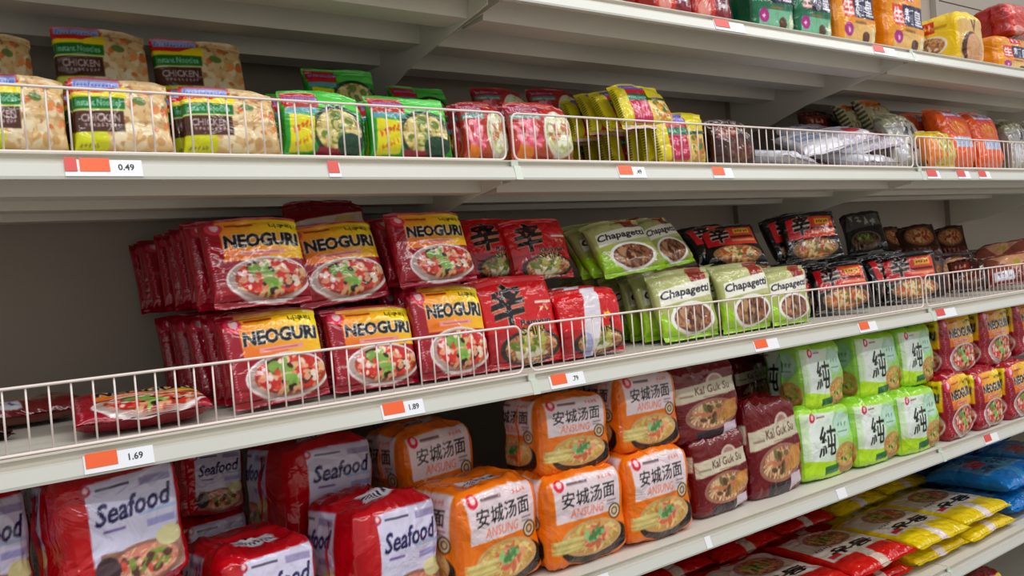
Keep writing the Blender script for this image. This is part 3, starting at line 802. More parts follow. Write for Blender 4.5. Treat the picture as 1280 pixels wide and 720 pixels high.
single('neoguri', art_neoguri(), .034, 'noodle_packet', res=.0013)
single('shin', art_shin(), .032, 'noodle_packet', amp=.0026, res=.0014)
single('shinstripe', art_shinstripe(), .032, 'noodle_packet', amp=.003, res=.0015, nvar=1)
single('fold', art_fold(), .034, 'noodle_packet', amp=.003, res=.0015, nvar=1)
single('chapa', art_chapa(), .032, 'noodle_packet', amp=.0022, res=.0015)
single('black', art_black(), .032, 'noodle_packet', amp=.0022, res=.0018)
single('dark', art_dark(), .03, 'noodle_packet', amp=.003, nvar=1, res=.002)
single('brown', art_brown(), .03, 'noodle_packet', amp=.003, nvar=1, res=.002)
single('tan', art_tan(), .03, 'noodle_packet', amp=.003, nvar=1, res=.002)
single('chicken', art_chicken(), .03, 'noodle_packet', res=.0013)
single('veggie', art_veggie(), .03, 'noodle_packet', amp=.002, res=.0014)
single('shrimp', art_shrimp(), .03, 'noodle_packet', amp=.0022, res=.0015, nvar=1)
single('curry', art_curry(), .03, 'noodle_packet', amp=.002, res=.0016)
single('maroon', art_maroon(), .03, 'noodle_packet', res=.002, nvar=1)
single('orangebag', art_orangebag(), .07, 'snack_bag', M_SOFT, amp=.004, res=.002)
single('silver', art_silver(), .05, 'foil_bag', M_FOIL, amp=.005, res=.0022, nvar=1)
single('ricebag', art_ricebag(), .035, 'foil_bag', M_SOFT, amp=.005, res=.0025)
single('olivebag', art_olivebag(), .045, 'foil_bag', M_SOFT, amp=.004, res=.0022, nvar=1)
single('yellowbag', art_yellowbag(), .05, 'snack_bag', amp=.004, res=.0022, nvar=1)
a = art_seafood(); multi('seafood', a, crimp_side(a, .165, .12, (.72, .02, .08), margin=True), (.72, .02, .08), .12, 'noodle_multipack', top=(.72, .02, .09), amp=.0045)
a = art_ansung(); multi('ansung', a, crimp_side(a, .155, .13, (.92, .42, .04)), (.92, .42, .04), .13, 'noodle_multipack', top=(.93, .45, .05))
a = art_kal(); multi('kal', a, crimp_side(a, .16, .11, (.42, .03, .08)), (.42, .03, .08), .11, 'noodle_multipack', amp=.004)
a = art_jun(); multi('jun', a, crimp_side(a, .155, .10, (.52, .78, .12)), (.50, .76, .14), .10, 'noodle_multipack')
a = art_neoguri(.16, .155); multi('neomulti', a, crimp_side(a, .155, .10, (.60, .04, .12)), (.60, .04, .12), .10, 'noodle_multipack', res=.0024)
a = art_redmulti(); multi('redmulti', a, crimp_side(a, .15, .10, (.6, .1, .08), False), (.60, .10, .08), .10, 'noodle_multipack', res=.003, nvar=1)
a = art_cjkbox((.04, .42, .28), (.10, .36, .26), (.12, .10, .22), cream=(.45, .72, .58), seed=82); multi('greenmulti', a, crimp_side(a, .155, .10, (.03, .30, .20), False), (.03, .36, .24), .10, 'noodle_multipack', res=.0026, nvar=1)
a = art_cjkbox((.90, .58, .08), (.86, .24, .12), (.10, .08, .26)); multi('amber', a, crimp_side(a, .155, .11, (.86, .50, .06), False), (.88, .55, .08), .11, 'noodle_multipack', res=.0024, nvar=1)
a = art_yellowfront(); multi('yellowmulti', a, art_yellowmulti(.17, .135), (.93, .78, .12), .17, 'noodle_multipack', res=.0024, nvar=1)
single('flatred', art_flat((.80, .08, .06), (.84, .76, .70), '우동'), .045, 'udon_bag', M_SOFT, amp=.003, res=.0024)
single('flatyellow', art_flat((.90, .78, .05), (.90, .84, .84), '우동', seed=107), .045, 'udon_bag', M_SOFT, amp=.003, res=.0024)
single('flatblue', art_blue(), .05, 'udon_bag', M_SOFT, amp=.004, res=.0028, nvar=1)

_rnd = random.Random(42)
_count = {}
def place(key, loc, rot, w, h, d, label, group):
    """Link one packet: an empty at its base with the wrapper and its seals as parts."""
    pr = PROTO[key]
    i = _count.get(key, 0); _count[key] = i + 1
    body, extra = pr['var'][i % len(pr['var'])]
    e = empty(pr['name'], loc, rot)
    s = (w / pr['W'], d / pr['D'], h / pr['H'])
    o = link('wrapper', body, pr['mat'], e); o.scale = s
    names = ('seal', 'seal') if pr['kind'] == 'single' else ('end_fin', 'side_fin')
    for me, nm in zip(extra, names):
        o = link(nm, me, pr['mat'], e); o.scale = s
    tag(e, label, 'noodle pack' if 'bag' not in pr['name'] else 'bag', group)
    return e

# ------------------------------------------------------------------ stock
GROUPS = ['beige and brown chicken noodle packets on the upper fenced shelf',
 'bright green vegetable noodle packets behind the upper wire fence',
 'pink and red shrimp noodle packets by the upper fence joint',
 'yellow curry noodle packets in the leaning upper row',
 'dark maroon noodle packets beyond the yellow row',
 'second tier of beige noodle packets at the back of the upper shelf',
 'dim packets on the second tier behind the green and pink ones',
 'leaning yellow noodle packets on the second tier of the upper shelf',
 'crimson boxes at the back of the upper shelf',
 'orange crisp bags with pale labels at the right end of the upper shelf',
 'olive and silver rice noodle bags in the upper fence',
 'dark red seafood noodle packets with orange panels, lower tier',
 'dark red seafood noodle packets with orange panels, upper tier',
 'spicy red noodle packets with a black brush character',
 'olive green black bean noodle packets with white bowls',
 'olive green black bean packets lying back on the upper tier',
 'black premium noodle packets with red panels',
 'dark brown packets slumped at the right of the second shelf',
 'big crimson seafood multipacks with white labels',
 'big orange noodle multipacks with white labels and black bowls',
 'maroon multipacks with a cream band',
 'lime green multipacks with a brush character',
 'dark red multipacks with orange panels at the right of the third shelf',
 'multipacks on the highest shelf']
# design, group, label, base point (front, bottom, middle), rotation, width, height, depth, packets behind it, spacing, short name
PACKS = [
 ('chicken', 0, 'beige chicken noodle packet at the left end of the fenced upper shelf', (0.1242, 0.05, 1.4876), (-0.1193, -0.0038, 0.0), 0.0997, 0.1013, 0.03, 7, 0.036, 'the beige one at the left edge'),
 ('chicken', 0, 'beige chicken noodle packet standing above the orange price tag with a loose corner', (0.2382, 0.05, 1.4876), (-0.1169, -0.0043, 0.0), 0.1162, 0.1032, 0.03, 7, 0.036, 'the beige one over the orange tag'),
 ('chicken', 0, 'beige chicken noodle packet standing next to the bright green packets', (0.3738, 0.05, 1.4877), (-0.1198, -0.0037, 0.0), 0.1288, 0.1005, 0.03, 7, 0.036, 'the beige one next to the green ones'),
 ('veggie', 1, 'bright green vegetable noodle packet beside the last beige chicken packet', (0.506, 0.055, 1.4878), (-0.1137, 0.0091, 0.0), 0.125, 0.1062, 0.03, 7, 0.036, 'the green one beside the beige ones'),
 ('veggie', 1, 'bright green vegetable noodle packet with a raised right corner, nearer the fence joint', (0.649, 0.055, 1.4874), (-0.1155, 0.0004, 0.0), 0.14, 0.1047, 0.03, 7, 0.036, 'the green one nearest the fence joint'),
 ('veggie', 1, 'green packet standing in shadow between the bright green and pink red packets', (0.7738, 0.12, 1.4882), (-0.1297, 0.0108, 0.0), 0.0987, 0.094, 0.03, 5, 0.036, 'the shadowed green one'),
 ('shrimp', 2, 'pink red noodle packet just left of the upper fence joint', (0.7983, 0.07, 1.4887), (-0.1419, 0.0146, 0.0), 0.088, 0.11, 0.03, 6, 0.036, 'the pink red one left of the joint'),
 ('shrimp', 2, 'pink red noodle packet with a pale shiny bowl just right of the upper fence joint', (0.9024, 0.05, 1.4883), (-0.1354, 0.0066, 0.0), 0.1334, 0.11, 0.03, 7, 0.036, 'the pink red one right of the joint'),
 ('curry', 3, 'yellow and magenta noodle packet at the front of the long yellow row', (1.2579, 0.05, 1.488), (-0.1149, -0.0122, 0.0), 0.1362, 0.1087, 0.03, 7, 0.042, 'the front magenta and yellow one'),
 ('maroon', 4, 'dark maroon noodle packet standing right of the yellow row', (1.4228, 0.07, 1.4874), (-0.1145, 0.0007, 0.0), 0.1321, 0.1066, 0.03, 3, 0.036, 'the maroon one by the yellow row'),
 ('chicken', 5, 'shadowed beige packet on the second tier at the left edge of the frame', (0.1248, 0.2607, 1.5868), (-0.1859, -0.0282, 0.0), 0.0945, 0.115, 0.03, 0, 0.036, ''),
 ('chicken', 5, 'beige packet with a pointed red corner standing on the second tier', (0.2622, 0.2648, 1.6057), (-0.1503, -0.0178, 0.0), 0.13, 0.115, 0.03, 0, 0.036, ''),
 ('chicken', 5, 'beige packet on the second tier with a bright yellow end by the shelf ribs', (0.4052, 0.2636, 1.6024), (-0.1604, -0.0329, 0.0), 0.1417, 0.115, 0.03, 0, 0.036, ''),
 ('veggie', 6, 'small pink and green packet lying low on the second tier behind the bright green packets', (0.644, 0.2636, 1.5899), (-0.1847, -0.0231, 0.0), 0.1309, 0.1, 0.03, 0, 0.036, ''),
 ('veggie', 6, 'dim green packet on the second tier left of the slanted bracket foot', (0.8146, 0.2916, 1.577), (-0.2056, -0.0101, 0.0), 0.1238, 0.1, 0.03, 0, 0.036, ''),
 ('shrimp', 6, 'dim brown red packet on the second tier behind the fence joint', (1.0006, 0.2946, 1.5871), (-0.1751, -0.0059, 0.0), 0.1269, 0.1, 0.03, 0, 0.036, ''),
 ('shrimp', 6, 'dim brown red packet on the second tier beside the leaning yellow packets', (1.1439, 0.2957, 1.5937), (-0.1641, -0.0172, 0.0), 0.1332, 0.1, 0.03, 0, 0.036, ''),
 ('curry', 7, 'yellow packet with red and green print at the front of the raised leaning packets', (1.1756, 0.0571, 1.5639), (-0.3886, -0.0148, 0.0), 0.135, 0.1, 0.03, 4, 0.05, 'the raised leaning yellow one'),
 ('maroon', 8, 'dark crimson packet with small dots at the back beneath the second bracket', (2.0861, 0.2969, 1.5805), (-0.1378, -0.0281, 0.0), 0.1759, 0.11, 0.03, 0, 0.036, ''),
 ('orangebag', 9, 'orange bag with a white and pink top label behind the upper fence', (2.4231, 0.08, 1.5031), (-0.2767, 0.0016, 0.0), 0.155, 0.19, 0.07, 1, 0.07, 'the pink labelled orange bag'),
 ('orangebag', 9, 'orange bag with a blue white label at the far right of the upper fence', (2.6036, 0.08, 1.5027), (-0.27, 0.0019, 0.0), 0.155, 0.19, 0.07, 1, 0.07, 'the blue labelled orange bag'),
 ('orangebag', 9, 'plain side turned orange bag standing behind the labelled orange bags', (2.7417, 0.25, 1.5028), (-0.2591, -0.0144, 0.0), 0.16, 0.2, 0.07, 0, 0.036, ''),
 ('silver', 9, 'silver grey bag with teal print at the extreme right end of the upper shelf', (2.8456, 0.1, 1.4999), (-0.2594, -0.01, 0.0), 0.15, 0.18, 0.06, 0, 0.036, ''),
 ('silver', 10, 'crumpled silver bag with dark brush writing in the middle of the silver heap', (2.1519, 0.08, 1.4999), (-0.3106, -0.0111, 0.0), 0.16, 0.165, 0.05, 0, 0.036, ''),
 ('yellowbag', 10, 'small yellow and orange bag beside the orange bags', (2.2485, 0.05, 1.4993), (-0.2992, -0.0111, 0.0), 0.14, 0.11, 0.05, 0, 0.036, ''),
 ('olivebag', 10, 'olive cream bag leaning behind the silver heap with an orange top', (2.352, 0.2, 1.5091), (-0.4792, 0.0323, 0.0), 0.17, 0.18, 0.05, 0, 0.036, ''),
 ('olivebag', 10, 'olive cream bag with a striped edge standing in the dark left of the silver heap', (2.1811, 0.219, 1.5554), (-0.3246, -0.0199, 0.0), 0.15, 0.16, 0.04, 0, 0.036, ''),
 ('olivebag', 10, 'pale bag with a dark striped edge between two olive bags', (2.2427, 0.2001, 1.5569), (-0.2976, -0.0199, 0.0), 0.15, 0.17, 0.04, 0, 0.036, ''),
 ('neoguri', 11, 'front red packet with a big bowl at the left end of the lower tier', (0.4181, 0.06, 1.1511), (-0.224, -0.0416, 0.0), 0.1421, 0.1352, 0.034, 8, 0.046, 'the lower leftmost red bowl packet'),
 ('neoguri', 11, 'second red bowl packet of the lower tier, its letters half behind the fence', (0.5705, 0.07, 1.1496), (-0.2353, 0.0089, 0.0), 0.1442, 0.1287, 0.034, 5, 0.046, 'the lower second red bowl packet'),
 ('neoguri', 11, 'third red bowl packet of the lower tier, overlapped by the brush character packet', (0.7071, 0.065, 1.1482), (-0.1996, 0.0047, 0.0), 0.1355, 0.1528, 0.034, 5, 0.046, 'the lower third red bowl packet'),
 ('neoguri', 12, 'red packet topmost at the left with a glare on its white bowl', (0.405, 0.065, 1.2898), (-0.3038, -0.026, 0.0), 0.1415, 0.134, 0.034, 8, 0.054, 'the upper leftmost red bowl packet'),
 ('neoguri', 12, 'second red packet of the upper tier partly hidden behind the topmost left one', (0.5433, 0.1, 1.2834), (-0.3062, -0.0871, 0.0), 0.1511, 0.1329, 0.034, 4, 0.05, 'the upper second red bowl packet'),
 ('neoguri', 12, 'third red packet of the upper tier with a bleached crumpled bowl', (0.6963, 0.075, 1.3), (-0.321, -0.0215, 0.0), 0.1414, 0.1272, 0.034, 5, 0.05, 'the upper red packet with bleached bowl'),
 ('fold', 12, 'crumpled dark red packet with a folded pale edge tucked on top near the shelf underside', (0.5685, 0.19, 1.3439), (-0.2684, 0.0092, 0.0), 0.1386, 0.1132, 0.03, 0, 0.036, ''),
 ('shin', 13, 'red packet with a large black character above the fence joint of the second shelf', (0.8513, 0.065, 1.1481), (-0.1937, -0.0128, 0.0), 0.1532, 0.1563, 0.032, 4, 0.042, 'the red one with large black character'),
 ('shinstripe', 13, 'crooked red packet with a white stripe right of the fence joint', (1.0024, 0.065, 1.1468), (-0.1626, -0.0131, 0.0), 0.1496, 0.1239, 0.03, 3, 0.042, 'the crooked red one'),
 ('shin', 13, 'shadowed red packet on the upper tier showing its whole black character', (0.8693, 0.16, 1.2944), (-0.2564, 0.0047, 0.0), 0.1368, 0.1212, 0.032, 3, 0.036, 'the shadowed upper brush character packet'),
 ('shin', 13, 'brighter red packet on the upper tier with glossy creases near the green packets', (0.9522, 0.13, 1.2912), (-0.259, -0.0071, 0.0), 0.1393, 0.1191, 0.032, 3, 0.036, 'the glossy upper red packet'),
 ('chapa', 14, 'foil like green packet at the front of the green row beside the crooked red packet', (1.2678, 0.07, 1.149), (-0.2121, -0.0156, 0.0), 0.1676, 0.1436, 0.032, 6, 0.046, 'the crooked red one'),
 ('chapa', 14, 'green packet with a whole white bowl in the middle of the three front ones', (1.4386, 0.07, 1.1466), (-0.138, -0.0152, 0.0), 0.1594, 0.1454, 0.032, 4, 0.04, 'the middle green one with white bowl'),
 ('chapa', 14, 'rightmost front green packet, next to the black packets', (1.5899, 0.07, 1.1462), (-0.154, -0.002, 0.0), 0.1437, 0.1304, 0.032, 4, 0.04, 'the rightmost front green one'),
 ('chapa', 15, 'large leaning green packet with curved lettering on the upper tier', (1.1485, 0.0956, 1.293), (-0.5415, -0.0573, 0.0), 0.157, 0.125, 0.032, 2, 0.036, 'the large leaning green one'),
 ('chapa', 15, 'leaning green packet overlapped by its larger neighbour on the upper tier', (1.2997, 0.1344, 1.3006), (-0.5528, -0.0678, 0.0), 0.1081, 0.125, 0.032, 2, 0.036, 'the smaller leaning green one'),
 ('black', 16, 'black packet with a red panel leaning on the upper tier, left of its twin', (1.4581, 0.1065, 1.2942), (-0.7327, -0.024, -0.4404), 0.1408, 0.12, 0.032, 1, 0.036, 'the upper left black one'),
 ('black', 16, 'black packet with a red panel and a tan bowl high on the upper tier', (1.7216, 0.1039, 1.2828), (-0.3352, -0.0451, -0.6426), 0.1336, 0.125, 0.032, 1, 0.036, 'the high black one with tan bowl'),
 ('black', 16, 'black packet on the lower tier directly right of the green row', (1.8235, 0.1, 1.1559), (-0.35, -0.0642, -0.585), 0.1452, 0.1265, 0.032, 4, 0.042, 'the black one beside the green row'),
 ('black', 16, 'black packet on the lower tier left of the last fence joint', (2.1494, 0.105, 1.1543), (-0.2819, -0.0667, -0.6095), 0.1576, 0.1342, 0.032, 4, 0.042, 'the black one by the fence joint'),
 ('dark', 16, 'dark grey packet with silver writing lying on the black packets', (2.0769, 0.1921, 1.297), (-0.7302, -0.0584, -0.8918), 0.103, 0.15, 0.03, 0, 0.036, ''),
 ('brown', 17, 'slumped brown packet with a tan noodle picture, left of its darker neighbour', (2.4329, 0.2313, 1.2616), (-0.7408, -0.0222, -0.7811), 0.1137, 0.14, 0.03, 1, 0.036, 'the slumped brown one with noodle picture'),
 ('brown', 17, 'slumped brown packet in shadow before the back upright', (2.6129, 0.2408, 1.2533), (-0.7578, -0.0477, -0.959), 0.0978, 0.14, 0.03, 1, 0.036, 'the slumped brown one by the upright'),
 ('tan', 17, 'pinkish tan packet with a yellow patch behind the fence at the right', (2.7325, 0.1727, 1.2046), (-0.8194, -0.081, -1.4558), 0.16, 0.13, 0.03, 0, 0.036, ''),
 ('dark', 17, 'dark packet with grey marks at the far right of the second shelf', (2.9511, 0.1784, 1.2048), (-0.7703, -0.0873, -1.528), 0.16, 0.13, 0.03, 0, 0.036, ''),
 ('maroon', 17, 'maroon packet with a pale patch right of the last fence joint', (2.3885, 0.0899, 1.1612), (-0.6, -0.0873, -1.0843), 0.0911, 0.1097, 0.03, 0, 0.036, ''),
 ('tan', 17, 'small red and white packet low behind the fence at the right end', (2.6353, 0.0646, 1.1658), (-0.6884, -0.0873, -0.9633), 0.16, 0.1171, 0.03, 0, 0.036, ''),
 ('seafood', 18, 'crimson multipack with the largest white label, front left under the second shelf', (0.2005, 0.0444, 0.9489), (-0.0359, -0.0362, 0.1988), 0.1452, 0.153, 0.13, 0, 0.036, ''),
 ('seafood', 18, 'crimson multipack cut by the left edge of the frame', (0.0453, 0.0678, 0.9414), (-0.0323, 0.0213, 0.3215), 0.1209, 0.153, 0.12, 0, 0.036, ''),
 ('seafood', 18, 'crimson multipack standing far back in shadow behind the largest label', (0.3799, 0.33, 0.951), (-0.0338, 0.0483, 0.0), 0.1001, 0.1073, 0.12, 0, 0.036, ''),
 ('seafood', 18, 'crimson multipack raised on the back row, its label and side label both visible', (0.5369, 0.2116, 0.9016), (-0.0338, 0.0685, 0.1714), 0.1684, 0.153, 0.14, 0, 0.036, ''),
 ('seafood', 18, 'low crimson multipack in front with only the top of its label in frame', (0.3718, 0.06, 0.7997), (-0.0056, 0.0361, 0.1376), 0.1394, 0.155, 0.14, 0, 0.036, ''),
 ('seafood', 18, 'low crimson multipack with a ruffled peaked top beside the orange ones', (0.5696, 0.0525, 0.8039), (-0.0197, 0.0679, 0.2158), 0.1565, 0.17, 0.14, 0, 0.036, ''),
 ('ansung', 19, 'orange multipack raised behind the ruffled crimson one with a rounded top', (0.7332, 0.1881, 0.8856), (-0.0351, -0.0213, 0.0647), 0.1478, 0.163, 0.14, 0, 0.036, ''),
 ('ansung', 19, 'low orange multipack at the front left of the orange group', (0.7484, 0.045, 0.8006), (-0.0098, 0.034, 0.1653), 0.1742, 0.165, 0.14, 0, 0.036, ''),
 ('ansung', 19, 'orange multipack of the upper tier with its shaded side label visible', (0.9229, 0.055, 0.9507), (-0.0278, 0.048, 0.0), 0.1519, 0.1327, 0.12, 0, 0.036, ''),
 ('ansung', 19, 'orange multipack of the upper tier at the right, next to the maroon bags', (1.0999, 0.05, 0.9559), (-0.0261, 0.0278, 0.0), 0.1483, 0.1446, 0.11, 0, 0.036, ''),
 ('ansung', 19, 'orange multipack in the middle of the lower tier, right of the front left one', (0.9198, 0.035, 0.7982), (0.0, 0.019, 0.0), 0.1713, 0.1572, 0.13, 0, 0.036, ''),
 ('ansung', 19, 'orange multipack at the right end of the lower tier beside the maroon bags', (1.0905, 0.03, 0.7982), (0.0, 0.0208, 0.0), 0.1599, 0.1601, 0.13, 0, 0.036, ''),
 ('kal', 20, 'upper maroon multipack with its cream band nearest the orange packs', (1.2701, 0.06, 0.9437), (-0.0244, 0.0139, 0.0), 0.1792, 0.1522, 0.11, 0, 0.036, ''),
 ('kal', 20, 'maroon multipack standing back in deep shadow under the second shelf', (1.6366, 0.2398, 0.9235), (-0.0277, 0.0215, 0.0), 0.1308, 0.138, 0.1, 0, 0.036, ''),
 ('kal', 20, 'lower maroon multipack tipped forward beside the lower orange pack', (1.2856, 0.05, 0.797), (0.0, 0.0017, 0.0), 0.1529, 0.1544, 0.11, 0, 0.036, ''),
 ('kal', 20, 'maroon multipack on the lower tier touching the green packs', (1.4563, 0.05, 0.7974), (-0.0, -0.0076, 0.0), 0.164, 0.1982, 0.11, 0, 0.036, ''),
 ('jun', 21, 'lime green multipack at the left of the top tier showing both printed faces', (1.6404, 0.05, 0.9482), (-0.0251, 0.0177, 0.0), 0.1427, 0.1477, 0.11, 0, 0.036, ''),
 ('jun', 21, 'middle lime green multipack of the top tier with a red emblem', (1.8609, 0.05, 0.9433), (-0.0244, 0.0231, 0.0), 0.1692, 0.1525, 0.1, 0, 0.036, ''),
 ('jun', 21, 'right lime green multipack of the top tier beside the red ones', (2.0148, 0.04, 0.9503), (-0.0256, 0.0109, 0.0), 0.1424, 0.1447, 0.08, 0, 0.036, ''),
 ('jun', 21, 'left lime green multipack of the bottom tier next to the maroon packs', (1.6295, 0.045, 0.7993), (0.0, 0.0324, 0.0), 0.1852, 0.1577, 0.1, 0, 0.036, ''),
 ('jun', 21, 'middle lime green multipack of the bottom tier', (1.8017, 0.03, 0.7985), (0.0, 0.0249, 0.0), 0.1648, 0.1495, 0.1, 0, 0.036, ''),
 ('jun', 21, 'right lime green multipack of the bottom tier by the lip joint', (1.9676, 0.02, 0.7973), (-0.0, -0.0065, 0.0), 0.1718, 0.15, 0.1, 0, 0.036, ''),
 ('neomulti', 22, 'dark red multipack of the top tier beside the lime green ones', (2.2382, 0.05, 0.9493), (-0.0243, -0.0113, 0.0), 0.1649, 0.1529, 0.1, 0, 0.036, ''),
 ('neomulti', 22, 'second dark red multipack of the top tier from the lime green ones', (2.4436, 0.05, 0.947), (-0.0235, -0.0162, 0.0), 0.1609, 0.1584, 0.1, 0, 0.036, ''),
 ('neomulti', 22, 'dark red multipack of the top tier cut by the right edge of the frame', (2.6533, 0.05, 0.9539), (-0.0242, -0.0335, 0.0), 0.1736, 0.1532, 0.1, 0, 0.036, ''),
 ('neomulti', 22, 'dark red multipack of the bottom tier beside the lime green ones', (2.1484, 0.015, 0.8005), (-0.0, -0.0712, 0.0), 0.1256, 0.158, 0.1, 0, 0.036, ''),
 ('neomulti', 22, 'second dark red multipack of the bottom tier from the lime green ones', (2.3096, 0.015, 0.7975), (-0.0, -0.0105, 0.0), 0.1353, 0.1495, 0.1, 0, 0.036, ''),
 ('neomulti', 22, 'dark red multipack of the bottom tier nearest the right edge of the frame', (2.4851, 0.015, 0.7991), (-0.0, -0.0378, 0.0), 0.1486, 0.148, 0.1, 0, 0.036, ''),
 ('redmulti', 23, 'red multipack at the left on the highest shelf, cut by the top of the frame', (1.2386, 0.04, 1.7717), (0.0, 0.0043, 0.0), 0.1013, 0.15, 0.1, 0, 0.036, ''),
 ('redmulti', 23, 'orange red multipack on the highest shelf beside the dark green one', (1.3522, 0.04, 1.7716), (0.0, 0.0015, 0.0), 0.1121, 0.15, 0.1, 0, 0.036, ''),
 ('greenmulti', 23, 'dark green multipack deep in the highest shelf between red and lighter green ones', (1.5429, 0.1, 1.7716), (-0.0, -0.0015, 0.0), 0.0813, 0.15, 0.1, 0, 0.036, ''),
 ('greenmulti', 23, 'green multipack with white writing on the highest shelf', (1.5386, 0.035, 1.7725), (-0.0, -0.0186, 0.0), 0.138, 0.15, 0.1, 0, 0.036, ''),
 ('greenmulti', 23, 'green multipack with a bright foil glare beside the first amber one', (1.6795, 0.035, 1.7719), (0.0, 0.0069, 0.0), 0.1327, 0.15, 0.1, 0, 0.036, ''),
 ('amber', 23, 'amber multipack with a dark blue emblem touching the green one', (1.8461, 0.035, 1.7715), (-0.0, -0.0003, 0.0), 0.1566, 0.16, 0.1, 0, 0.036, ''),
 ('amber', 23, 'amber multipack with a dark blue emblem and purple seal beside the yellow one', (2.0579, 0.035, 1.7733), (0.0, 0.0267, 0.0), 0.1688, 0.16, 0.11, 0, 0.036, ''),
 ('yellowmulti', 23, 'bright yellow glossy multipack with brown pictures on the highest shelf', (2.3891, 0.035, 1.7724), (0.0, 0.0174, 0.0), 0.13, 0.135, 0.17, 0, 0.036, ''),
 ('amber', 23, 'plain orange multipack at the right end of the highest shelf', (2.6683, 0.05, 1.7717), (-0.0, -0.0021, 0.0), 0.2, 0.105, 0.11, 0, 0.036, ''),
 ('amber', 23, 'shadowed amber multipack standing behind the bright yellow one', (2.8095, 0.2, 1.7725), (-0.0, -0.0152, 0.0), 0.17, 0.16, 0.11, 0, 0.036, ''),
 ('redmulti', 23, 'small dark multipack stacked on the plain orange one', (2.7628, 0.0493, 1.8881), (-0.1076, -0.0255, 0.0), 0.2, 0.1, 0.1, 0, 0.036, ''),
]

ORD = ['nearest', 'second', 'third', 'fourth', 'fifth', 'sixth', 'seventh', 'eighth', 'ninth']
TONE = {'neoguri': 'dark red', 'chicken': 'beige', 'veggie': 'green', 'shrimp': 'reddish', 'curry': 'yellow edged', 'maroon': 'maroon',
        'shin': 'red', 'shinstripe': 'red', 'chapa': 'olive green', 'black': 'black', 'brown': 'brown', 'orangebag': 'orange'}
for key, g, label, loc, rot, w, h, d, n, pitch, ref in PACKS:
    place(key, loc, rot, w, h, d, label, GROUPS[g])
    for k in range(1, n + 1):
        y = loc[1] + k * pitch
        if y + d > .545: break
        j = _rnd.uniform
        e = place(key, (loc[0] + j(-.006, .006), y, loc[2] + (j(0, .004))),
                  (rot[0] + j(-.04, .03), rot[1] + j(-.03, .03), rot[2] * .3 + j(-.05, .05)), w, h, d,
                  '%s %s packet behind %s' % (ORD[k - 1], TONE[key], ref), 'packets filed one behind another')

# packs carrying the upper tier of the big multipack shelf
G = 'crimson and orange multipacks under the upper tier'
place('seafood', (.20, .045, .797), (0, 0, .2), .15, .149, .12, 'crimson multipack under the one with the largest label', G)
place('seafood', (.04, .07, .797), (0, 0, .2), .125, .142, .12, 'crimson multipack under the one cut by the left edge', G)
place('seafood', (.375, .335, .797), (0, 0, 0), .12, .150, .12, 'crimson multipack under the shadowed rear one', G)
place('seafood', (.535, .225, .797), (0, 0, .17), .16, .100, .13, 'squashed crimson multipack carrying the one with side label', G)
place('ansung', (.733, .20, .797), (0, 0, 0), .15, .086, .12, 'squashed orange multipack carrying the raised rounded one', G)
place('kal', (1.63, .245, .797), (0, 0, 0), .13, .124, .10, 'maroon multipack under the one in deep shadow', G)

# packets lying flat
def lying(key, x, y, z, w, depth, d, yaw, label, group, tilt=0.0):
    """Face up, its bottom end towards the aisle; z is the height it lies on."""
    a = -math.pi / 2 + tilt
    return place(key, (x, y, z + d + .001), (a, 0, yaw), w, depth, d, label, group)
G = 'loose packets lying at the left end of the second fenced shelf'
lying('neoguri', .232, .05, 1.1402, .165, .15, .036, -.10, 'dark red packet lying on its back with its noodle picture upward behind the left fence', G, .12)
lying('brown', .03, .16, 1.1402, .15, .13, .034, .3, 'blurred brown packet lying at the left edge of the frame behind the fence', G)
lying('tan', .13, .27, 1.1402, .15, .13, .034, .1, 'dull pinkish packet lying flat in the dark behind the red one', G)
G = 'dark brown packets under the slumped ones'
for k, (x, y, text) in enumerate(((2.38, .20, 'dark brown packet standing on the shelf under the left slumped one'), (2.58, .21, 'dark brown packet standing on the shelf under the right slumped one'),
                                  (2.40, .27, 'second dark brown packet back under the left slumped one'), (2.60, .28, 'second dark brown packet back under the right slumped one'),
                                  (2.78, .26, 'dark brown packet standing behind the pinkish tan one'))):
    place('brown', (x, y, 1.1412), (-.12, 0, -.3), .17, .125, .032, text, G)
G = 'pale rice noodle bags lying in the upper fence'
for x, y, z, yaw, tilt, roll, text in ((1.64, .05, 1.4829, .25, .2, 0, 'pale lavender bag lying lowest at the left of the silver heap'),
                                     (1.82, .07, 1.5189, -.30, .40, -.16, 'white bag lying slanted across the lavender one'),
                                     (1.96, .05, 1.4829, .15, .25, 0, 'white bag with a red patch lying left of the crumpled silver bag'),
                                     (1.76, .26, 1.4829, -.1, 0, 0, 'pale bag lying in the dark behind the slanted white one'),
                                     (2.00, .11, 1.5189, -.3, .5, -.1, 'bluish white bag lying on top beside the striped olive bags'),
                                     (1.93, .14, 1.545, .2, .45, -.15, 'topmost pale bag of the heap, its corner above the fence')):
    e = lying('ricebag', x, y, z, .21, .15, .035, yaw, text, G, tilt); e.rotation_euler[1] = roll
G = 'flat udon bags on the low shelf'
Z = .5015
def pile(key, colour, xs, y, n, w, dep, where, th=.040):
    for i, x in enumerate(xs):
        for k in range(n):
            pos = 'topmost' if k == n - 1 else ('lowest' if k == 0 else 'second from the bottom' if k == 1 else 'third from the bottom' if k == 2 else 'fourth from the bottom')
            lying(key, x + _rnd.uniform(-.006, .006), y + _rnd.uniform(0, .012), Z + k * th, w, dep, th - .001, _rnd.uniform(-.03, .03),
                  '%s flat bag, %s of the stack, %s' % (colour, pos, where[i]), G)
pile('flatred', 'red', (1.055, 1.305, 1.555, 1.805), .025, 2, .245, .27,
     ('front row, fourth red stack from the yellow ones', 'front row, third red stack from the yellow ones', 'front row, second red stack from the yellow ones', 'front row, red stack touching the yellow ones'))
pile('flatyellow', 'yellow', (2.055, 2.305), .02, 2, .245, .27, ('front row, yellow stack touching the red ones', 'front row, yellow stack nearest the blue bags'))
